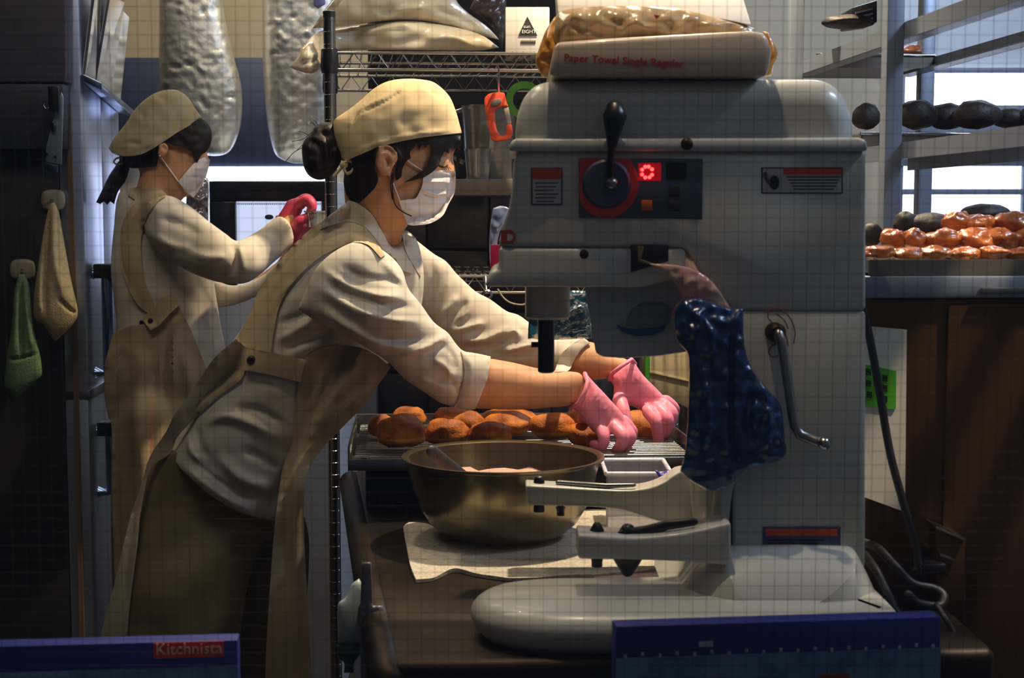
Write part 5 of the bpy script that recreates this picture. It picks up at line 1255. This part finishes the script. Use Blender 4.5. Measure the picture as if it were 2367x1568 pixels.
# shelf board with measuring jugs
bd = pprism([(1040, 414), (1330, 414), (1330, 452), (1040, 452)], 3.30, .26).build('shelf_board', M('board_brown', '6a5d50', .6, 0, var=(5, .15)), None, bevel=.003)
tag(bd, 'grey-brown shelf board carrying the clear measuring jugs', 'shelf')
JZ = XZ(1100, 414, 3.30)[1]
def jug(px, pyt, w, D, label, col, handle=True):
    x, zt = XZ(px, pyt, D); r = w*D/FPX/2
    t = thing('measuring_jug', label, 'jug', (x, D, JZ))
    m = clear_mat('jug_plastic', (.72, .72, .70), .12, .15, .5, '8a867c')
    MB().lathe([(r*.8, JZ+.001), (r*.82, JZ+.003), (r, zt-.004), (r*1.05, zt), (r*.98, zt), (r*.78, JZ+.006)], (x, D, 0), 28, close=True).build('jug_wall', m, t, smooth=50)
    if handle:
        MB().tube([(x-r*.95, D-.01, zt-.01), (x-r*1.5, D-.01, zt-.02), (x-r*1.45, D-.01, JZ+.06), (x-r*.9, D-.01, JZ+.04)], .006, 10).build('jug_handle', m, t, smooth=60)
jug(1130, 246, 130, 3.44, 'tall clear measuring jug behind the orange clip', None)
jug(1104, 345, 62, 3.34, 'short clear measuring cup in front of the tall jug', None, False)
pl = thing('clear_bag', 'blue-white clear plastic bag hanging at the far side of the mixer head', 'bag', W(1155, 560, 2.17))
v, f = inflate([(1140, 482), (1158, 476), (1180, 482), (1176, 505), (1158, 530), (1150, 560), (1148, 625), (1134, 626), (1131, 560), (1134, 515)], 2.172, .6, .022, 5, creases=[([(1140, 520), (1155, 525), (1170, 500)], 5, .008), ([(1136, 530), (1150, 545), (1152, 560)], 3, -.006)], rough=.004, rscale=70)
mk('bag_film', v, f, M('blue_film', '9fb4e6', .12, 0, coat=.8, var=(20, .4)), pl, smooth=180)
pprism([(1134, 566), (1155, 566), (1153, 625), (1133, 626)], 2.140, .012).build('pink_label', M('pink_tag', 'd01f55', .5), pl, bevel=.001)
# wire hooks on the lower shelf, thin white lead
b = MB().tube([W(p[0], p[1], 3.02) for p in smooth_open([(1150, 668), (1165, 690), (1185, 702), (1212, 704), (1218, 690)], 5)], .0018, 6)
tag(b.build('white_lead', M('lead_white', '9a8f7c', .5), smooth=60), 'thin pale lead hanging below the chrome shelf', 'cable')
hk2 = MB().lathe([(.008, -.003), (.0115, 0), (.008, .003), (.006, 0), (.008, -.003)], W(1126, 682, 3.0), 20, axis='y', close=False)
hk2.tube([W(1122, 640, 3.02), W(1124, 672, 3.0)], .003, 8)
tag(hk2.build('shelf_hook', m_chrome, smooth=60), 'small chrome ring hook on the lower wire shelf', 'hook')
# cardboard and green pole behind the hands
cbx = thing('cardboard_box', 'pale cardboard box behind the far pink glove', 'box', W(1560, 950, 3.25))
pprism([(1496, 820), (1760, 800), (1760, 960), (1590, 945), (1496, 905)], 3.25, .2).build('box_body', M('cardboard', 'a5977a', .8, 0, var=(6, .15)), cbx, bevel=.003)
pprism([(1496, 856), (1600, 880), (1600, 884), (1496, 860)], 3.246, .004).build('box_flap_edge', M('cardboard_edge', 'c4b696', .8), cbx)
gp = MB().tube([W(1496, 800, 3.15), W(1496, 1000, 3.15)], .006, 10)
tag(gp.build('green_pole', M('green_stick', '3f8f1f', .4), smooth=40), 'thin green stick upright behind the gloved hands', 'stick')
# ================================================================ bakery rack on the right
m_rack = M('rack_steel', '8e98a8', .34, .45, var=(4, .2), bump=(120, .04, .0008))
rx, ry = W(2066, 300, 2.35)[0], 2.35
ra = Vector((-.077, .997, 0)).normalized(); rb = Vector((.997, .077, 0))
rack = thing('bakery_rack', 'tall steel bakery rack with angled rails holding bread trays', 'rack', (rx+.12, 2.5, 0))
def rp(d, s, z): return Vector((rx, ry, 0))+ra*d+rb*s+Vector((0, 0, z))
def rbox(d0, d1, s0, s1, z0, z1):
    b = MB(); b.prism([rp(d0, s0, z0), rp(d1, s0, z0), rp(d1, s1, z0), rp(d0, s1, z0)], (0, 0, z1-z0)); return b
WD = .265
for d in (-.62, 0, .58):
    for s in (0, WD):
        rbox(d, d+.028, s-.014, s+.014, .03, 2.1).build('post', m_rack, rack, bevel=.002)
LV = [1.80, 1.632, 1.444, 1.28, 1.10, .92, .7, .5, .3]
for z in LV:
    for s in (0, WD):
        e = 1 if s == 0 else -1
        d0_ = -.64 if z > 1.4 else .0
        b = rbox(d0_, .64, s+e*.015-.0015, s+e*.015+.0015, z, z+.026); q = rbox(d0_, .64, min(s+e*.015, s+e*.045), max(s+e*.015, s+e*.045), z+(.023 if z == 1.444 else 0), z+(.026 if z == 1.444 else .003))
        b.add(q.v, q.f); b.build('rail', m_rack, rack)
for d in (-.62, .58):
    for z in (2.07, .12):
        rbox(d+.004, d+.024, .014, WD-.014, z, z+.025).build('cross_bar', m_rack, rack, bevel=.002)
m_trayd = M('tray_metal', '7a746b', .4, .5, var=(5, .25))
def rtray(z, d0, d1, label):
    t = thing('bread_tray', label, 'tray', rp((d0+d1)/2, WD/2, z+.004), 'trays in the bakery rack')
    rbox(d0, d1, .018, WD-.018, z+.0035, z+.006).build('tray_bottom', m_trayd, t)
    for a in ((d0, d0+.003, .018, WD-.018), (d1-.003, d1, .018, WD-.018), (d0, d1, .018, .021), (d0, d1, WD-.021, WD-.018)):
        rbox(*a, z+.006, z+.028).build('tray_rim', m_trayd, t)
    MB().tube([rp(d0, .016, z+.028), rp(d0, WD-.016, z+.028)], .003, 8).build('rim_bead', m_chrome, t, smooth=60)
    return t
rtray(1.80, .10, .56, 'top bread tray in the rack under dark plaited loaves')
rtray(1.632, .50, .72, 'shallow rack tray with small brown rolls')
rtray(1.4675, .22, .56, 'rack tray loaded with dark round loaves')
m_loafd = M('dark_loaf', '241713', .6, 0, var=(18, .4), bump=(160, .5, .002))
m_roll = M('brown_roll', '6b3518', .45, 0, var=(18, .4), bump=(160, .4, .0015), coat=.2)
def loaf(px, py, D, w, h, mat, label, group, name='loaf', dep=.8, seed=0, lump=.10):
    cx, cz = XZ(px, py, D); rw, rh = w*D/FPX/2, h*D/FPX/2
    def fn(d):
        q = 1+lump*noise.noise(Vector((d.x*1.8+seed*2.7, d.y*1.8, d.z*1.8)))+.3*lump*noise.noise(d*5+Vector((seed, 1, 0)))
        if d.z < -.4: q *= 1-.3*(abs(d.z)-.4)
        return q
    o = MB().ell((cx, D, cz), (rw, rw*dep, rh), 26, 16, fn).build(name, mat, smooth=180)
    return tag(o, label, 'bread', group)
g = 'dark loaves on the rack tray'
for i, (px, py, D, w, h, lb) in enumerate((
    (2003, 272, 2.72, 64, 66, 'dark loaf just left of the near rack post'), (2118, 268, 2.66, 96, 74, 'dark crusted loaf right beside the near rack post'),
    (2190, 272, 2.70, 90, 66, 'third dark loaf from the rack post'), (2258, 268, 2.66, 110, 72, 'biggest dark loaf in the rack tray'),
    (2336, 275, 2.68, 84, 54, 'low dark loaf towards the right frame edge'), (2400, 268, 2.66, 90, 60, 'dark loaf at the right frame edge'))):
    loaf(px, py, D, w, h, m_loafd, lb, g, seed=i)
g = 'small rolls on the upper rack tray'
for i, (px, py, D, w, h, lb) in enumerate(((1972, 126, 2.98, 70, 36, 'brown roll at the left of the upper tray'), (2014, 121, 2.95, 88, 46, 'shiny brown roll left of the near rack post on the upper tray'), (2112, 123, 2.97, 64, 38, 'small brown roll behind the far rack post'))):
    loaf(px, py, D, w, h, m_roll, lb, g, name='roll', seed=10+i)
loaf(1960, 52, 2.72, 120, 34, m_loafd, 'dark plaited loaf on the highest visible tray', None, seed=20)
# wire basket end above
bk = thing('dark_basket', 'dark slotted basket end at the top of the rack', 'basket', W(2010, 60, 2.9))
pprism([(1968, 18), (2028, 0), (2028, 52), (1968, 60)], 2.93, .1).build('basket_body', m_black, bk, bevel=.003)
for i in range(3):
    pprism([(1978, 28+i*11), (2018, 18+i*11), (2018, 22+i*11), (1978, 32+i*11)], 2.926, .005).build('slot', M('slot_lilac', '8d86a4', .5), bk)

# ================================================================ steel cabinet with the tray of glazed breads
CD = 2.02
cx0, cz1 = XZ(2008, 638, CD); cx1 = W(2620, 638, CD)[0]
cab = thing('steel_cabinet', 'brown-reflecting stainless cabinet below the glazed bread tray', 'cabinet', ((cx0+cx1)/2, 2.15, 0))
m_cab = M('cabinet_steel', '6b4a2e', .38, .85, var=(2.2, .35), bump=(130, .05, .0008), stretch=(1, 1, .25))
cy = lambda x, o=0: CD+o+.03*(x-cx0)
def cbox(x0, x1, o0, o1, z0, z1):
    b = MB(); b.prism([(x0, cy(x0, o0), z0), (x1, cy(x1, o0), z0), (x1, cy(x1, o1), z0), (x0, cy(x0, o1), z0)], (0, 0, z1-z0)); return b
cbox(cx0, cx1, 0, .24, .1, cz1-.03).build('body', m_cab, cab, bevel=.004)
cbox(cx0-.01, cx1, -.012, .25, cz1-.03, cz1).build('top_plate', m_rack, cab, bevel=.003)
zA = XZ(2100, 668, CD)[1]
cbox(W(2260, 670, CD)[0], cx1, -.022, -.012, XZ(2260, 678, CD)[1], XZ(2260, 664, CD)[1]).build('door_grip', m_steel, cab, bevel=.002)
xl = W(2185, 900, CD)[0]
cbox(xl, cx1-.005, -.008, 0, .14, zA-.02).build('door', m_cab, cab, bevel=.003)
for x in (cx0+.03, cx1-.03):
    MB().box((x-.02, cy(x, .1), 0), (x+.02, cy(x, .14), .1)).build('foot', m_black, cab)
gtx = thing('glazed_tray', 'steel tray full of glazed breads on the cabinet', 'tray', (W(2200, 635, CD)[0], 2.13, cz1))
tx0, tx1 = W(2006, 620, CD)[0], cx1-.02; th = .036
cbox(tx0, tx1, -.004, .22, cz1+.001, cz1+.004).build('tray_bottom', m_trayd, gtx)
for a in ((tx0, tx1, -.006, -.002), (tx0, tx1, .216, .22), (tx0, tx0+.004, -.004, .22), (tx1-.004, tx1, -.004, .22)):
    cbox(*a, cz1+.001, cz1+th*.62).build('tray_rim', m_trayd, gtx)
m_glz = M('glazed_crust', 'd0803c', .28, 0, var=(24, .5), bump=(90, .7, .004), coat=.5, col2='8f4018')
g = 'glazed breads in the tray'
row = []
def glz(px, py, D, w, h, lb, i): return loaf(px, py, D, w, h, m_glz, lb, g, name='glazed_bread', dep=.75, seed=40+i, lump=.32)
names = ['first', 'second', 'third', 'fourth', 'fifth', 'sixth', 'seventh']
for i in range(6): glz(2030+i*66, 586+(i % 2)*3, 2.055+.002*i, 84, 34, names[i]+' flat glazed bread from the mixer along the tray front', i)
for i, (x, y, w, h) in enumerate(((2066, 555, 62, 50), (2112, 556, 66, 52), (2180, 556, 96, 52), (2250, 556, 90, 58), (2318, 556, 84, 56), (2380, 556, 80, 60))):
    glz(x, y, 2.11, w, h, names[i]+' glazed bread from the mixer in the middle row', 10+i)
for i, (x, y, w, h) in enumerate(((2212, 514, 70, 50), (2262, 520, 80, 50), (2345, 518, 110, 56))):
    glz(x, y, 2.15, w, h, ['round', 'middle', 'long'][i]+' glazed bread on top of the pile', 20+i)
for i, (x, y, w, h, lb) in enumerate(((2275, 496, 116, 50, 'black bread ring resting on the glazed pile'), (2150, 522, 110, 60, 'black bread left of the glazed pile'), (2095, 520, 60, 62, 'small black bread beside the near rack post'), (2015, 545, 50, 60, 'grey-brown bread next to the mixer'))):
    loaf(x, y, 2.21, w, h, m_loafd, lb, None, seed=70+i)
# white paper with the green note on the cabinet
sh = thing('paper_poster', 'white paper sheet hung on the cabinet with a green note', 'paper', W(2050, 1170, CD-.02))
b = MB(); b.prism([W(1985, 753, CD-.012), W(2096, 763, CD-.012), W(2092, 1184, CD-.012), W(1985, 1145, CD-.012)], (0, .003, 0)); b.build('sheet', M('poster_white', 'efe6d4', .8, 0, var=(5, .06)), sh)
b = MB(); b.prism([W(2000, 842, CD-.0145), W(2072, 858, CD-.0145), W(2071, 947, CD-.0145), W(2000, 938, CD-.0145)], (0, .002, 0)); nt_ = b.build('green_note', M('note_green', '5fc21c', .6), sh)
def nq(px, py, w, h): return pprism([(px, py), (px+w, py+w*.2), (px+w, py+w*.2+h), (px, py+h)], CD-.0155, .0008)
b = MB()
for cxp, cyp in ((2046, 866), (2046, 889), (2046, 914), (2008, 852), (2008, 878), (2010, 905)):
    for (dx, dy, w, h) in ((0, 0, 14, 2), (0, 6, 14, 2), (2, 0, 2, 14), (10, 2, 2, 13), (0, 12, 14, 2), (6, 3, 2, 8)):
        q = nq(cxp-7+dx, cyp+dy, w*.9, h); b.add(q.v, q.f)
b.build('note_writing', m_inkk, nt_)
# cables behind the mixer
def cable(pts, r, name, label):
    b = MB().tube([W(*p) for p in pts_s(pts)], r, 10, round_=True); return tag(b.build(name, m_blackrub, smooth=60), label, 'cable')
def pts_s(pts):
    P = smooth_open([(p[0], p[1]) for p in pts], 6); d = np.interp(np.linspace(0, len(pts)-1, len(P)), range(len(pts)), [p[2] for p in pts])
    return [(a, b, c) for (a, b), c in zip(P, d)]
cable([(1990, 690, 1.985), (2012, 790, 1.975), (2032, 900, 1.97), (2058, 1050, 1.96), (2090, 1170, 1.955), (2118, 1270, 1.95), (2124, 1330, 1.94)], .0055, 'power_cable', 'black power cable hanging straight down right of the mixer')
cable([(1998, 1255, 2.0), (2030, 1268, 1.96), (2070, 1310, 1.93), (2110, 1350, 1.92), (2160, 1362, 1.92), (2182, 1380, 1.91), (2170, 1402, 1.90), (2120, 1395, 1.89), (2100, 1375, 1.89)], .0062, 'power_cable', 'thick black cable coiled beside the mixer foot')
cable([(1998, 1282, 1.96), (2025, 1320, 1.92), (2050, 1370, 1.90), (2070, 1410, 1.89), (2090, 1440, 1.88)], .0062, 'power_cable', 'lower black cable running down beside the mixer base')
cable([(2165, 1400, 1.89), (2185, 1430, 1.87), (2205, 1465, 1.86), (2208, 1495, 1.85), (2190, 1515, 1.84)], .004, 'power_cable', 'thin cable loop hanging at the blue box corner')
pg = thing('power_plug', 'black power plug in the steel socket box', 'plug', W(2165, 1330, 1.93))
MB().box(W(2128, 1330, 1.93), (W(2190, 1305, 1.93)[0], 1.955, W(2190, 1305, 1.93)[2])).build('plug_body', m_black, pg, bevel=.003)
MB().tube([W(2110, 1318, 1.942), W(2132, 1318, 1.942)], [.004, .007], 10).build('strain_relief', m_blackrub, pg, smooth=60)
sk = thing('socket_box', 'small steel socket box fixed on the cabinet side', 'socket', W(2210, 1330, 1.98))
sb = MB(); sb.prism([W(2166, 1222, 1.965), W(2232, 1250, 1.965), W(2232, 1500, 1.965), W(2172, 1500, 1.965)], (0, .045, 0)); sb.build('box_body', m_cab, sk, bevel=.003)
sb = MB(); sb.prism([W(2164, 1218, 1.955), W(2234, 1247, 1.955), W(2234, 1254, 1.955), W(2164, 1225, 1.955)], (0, .06, 0)); sb.build('lid_edge', m_chrome, sk, bevel=.001)
sb = MB(); sb.prism([W(2174, 1280, 1.945), W(2206, 1293, 1.945), W(2206, 1300, 1.945), W(2174, 1288, 1.945)], (0, .02, 0)); sb.build('socket_lip', m_chrome, sk, bevel=.001)
# ================================================================ blue window reflection built as a bag at the column; bags near it
m_bluereflection = clear_mat('blue_bag_shape', (.06, .2, .4), .06, .25, .6, '0b3c74', bump=(40, .4))
bb = thing('blue_bag_shape', 'dark blue reflection in the window glass shaped as a crumpled bag over the mixer column', 'bag', W(1690, 1130, 1.87))
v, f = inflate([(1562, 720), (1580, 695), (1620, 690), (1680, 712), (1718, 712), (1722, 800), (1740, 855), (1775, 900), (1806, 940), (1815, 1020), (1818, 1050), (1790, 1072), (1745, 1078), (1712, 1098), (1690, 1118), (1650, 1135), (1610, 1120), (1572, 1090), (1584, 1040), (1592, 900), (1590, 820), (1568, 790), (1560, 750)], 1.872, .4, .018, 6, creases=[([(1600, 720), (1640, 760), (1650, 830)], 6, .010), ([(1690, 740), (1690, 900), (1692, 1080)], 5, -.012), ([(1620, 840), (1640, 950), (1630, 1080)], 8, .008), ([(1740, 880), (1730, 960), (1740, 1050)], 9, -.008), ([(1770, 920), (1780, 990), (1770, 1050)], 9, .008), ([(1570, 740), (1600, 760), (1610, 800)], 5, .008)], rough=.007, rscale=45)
mk('bag_film', v, f, m_bluereflection, bb, smooth=180)
v, f = inflate([(1500, 610), (1560, 612), (1610, 625), (1650, 655), (1690, 715), (1660, 712), (1620, 692), (1585, 700), (1562, 720), (1555, 735), (1553, 720), (1575, 690), (1560, 655)], 1.885, .4, .012, 5, rough=.004, rscale=50)
mk('bag_neck', v, f, M('clear_print_film', 'b9a58e', .2, 0, coat=.6, var=(24, .5), col2='c4707c'), bb, smooth=180)
bb2 = thing('blue_bag_shape', 'blue-green plastic bag hanging behind the beater shaft', 'bag', W(1300, 785, 2.2))
v, f = inflate([(1225, 672), (1362, 672), (1364, 720), (1368, 782), (1330, 784), (1284, 786), (1220, 784), (1222, 735)], 2.22, .35, .015, 6, creases=[([(1290, 745), (1320, 720), (1358, 705)], 5, .010), ([(1290, 775), (1320, 760), (1360, 750)], 5, -.008), ([(1230, 700), (1240, 740), (1236, 780)], 5, .006)], rough=.006, rscale=50)
mk('bag_film', v, f, clear_mat('teal_bag', (.2, .5, .62), .2, .12, .55, '1f6f8f', bump=(60, .8)), bb2, smooth=180)
# ================================================================ blue film boxes on the window sill
m_bx = M('box_navy', '101f70', .6, 0, var=(6, .08), spec=.3)
m_bx2 = M('box_lightblue', '5a86a8', .5, 0, var=(26, .6), col2='2c5490')
SZ0 = .7255
def filmbox(p0, p1, D0, D1, depth, label):
    """front top edge from p0 to p1 (pixels) at distances D0, D1"""
    a = Vector(W(*p0, D0)); c = Vector(W(*p1, D1)); d = Vector((c.x-a.x, c.y-a.y, 0)); n = Vector((-d.y, d.x, 0)).normalized()*depth
    t = thing('film_box', label, 'box', ((a.x+c.x)/2, (a.y+c.y)/2+depth/2, SZ0))
    b = MB(); b.prism([(a.x, a.y, SZ0), (c.x, c.y, SZ0), (c.x+n.x, c.y+n.y, SZ0), (a.x+n.x, a.y+n.y, SZ0)], (0, 0, min(a.z, c.z)-SZ0)); b.build('box_body', m_bx, t, bevel=.002)
    return t, a, c, d.normalized(), -n.normalized(), min(a.z, c.z)
def panel(t, a, d, nn, z0, z1, u0, u1, mat, name, e=.0008, th=.0008):
    P = [a+d*u0, a+d*u1, a+d*u1, a+d*u0]; Z = (z0, z0, z1, z1)
    b = MB(); b.prism([(p.x+nn.x*e, p.y+nn.y*e, z) for p, z in zip(P, Z)], -nn*(th)); return b.build(name, mat, t)
t, a, c, d, nn, zt = filmbox((1424, 1444), (2176, 1426), 1.60, 1.64, .028, 'blue cling film box at lower right with dotted light-blue front')
L = (c-a).length
panel(t, a, d, nn, SZ0+.002, zt-.036, .0, L, m_bx2, 'pale_front')
dt = MB()
for i in range(19):
    q = a+d*(.01+i*L/19); dt.add(*(lambda z: (z.v, z.f))(MB().obox((q.x+nn.x*.002, q.y+nn.y*.002, zt-.034+.002*(i % 2)), d*.0016, nn*.0008, (0, 0, .0018))))
dt.build('white_dots', M('dot_white', '9aa2b4', .6), t)
for u in (.09, .232): panel(t, a, d, nn, zt-.085, zt-.062, u+.0, u+.036, M('box_red', '8f2a24', .5), 'red_patch', e=.002)
panel(t, a, d, nn, zt-.026, zt-.020, .094, .110, M('dot_white', '9aa2b4', .6), 'small_print', e=.0012)
t, a, c, d, nn, zt = filmbox((-120, 1496), (549, 1480), 1.60, 1.63, .028, 'blue cling film box at lower left with red brand label')
L = (c-a).length
panel(t, a, d, nn, SZ0+.002, zt-.030, .0, L, m_bx2, 'pale_front')
ua = (Vector(W(352, 1500, 1.61))-a).dot(d); ub = (Vector(W(513, 1500, 1.61))-a).dot(d)
za = W(430, 1529, 1.61)[2]; zb = W(430, 1493, 1.61)[2]
panel(t, a, d, nn, za, zb, ua, ub, M('label_red', 'c82a18', .5), 'brand_label', e=.0014)
text('Kitchnista', (zb-za)*1.02, M('label_cream', 'd8b0a4', .6), t, (a+d*(ua+.002)+nn*.0026)*1.0+Vector((0, 0, za-a.z+.0045)), d, (0, 0, 1), spacing=1.02)
bpy.context.view_layer.update()
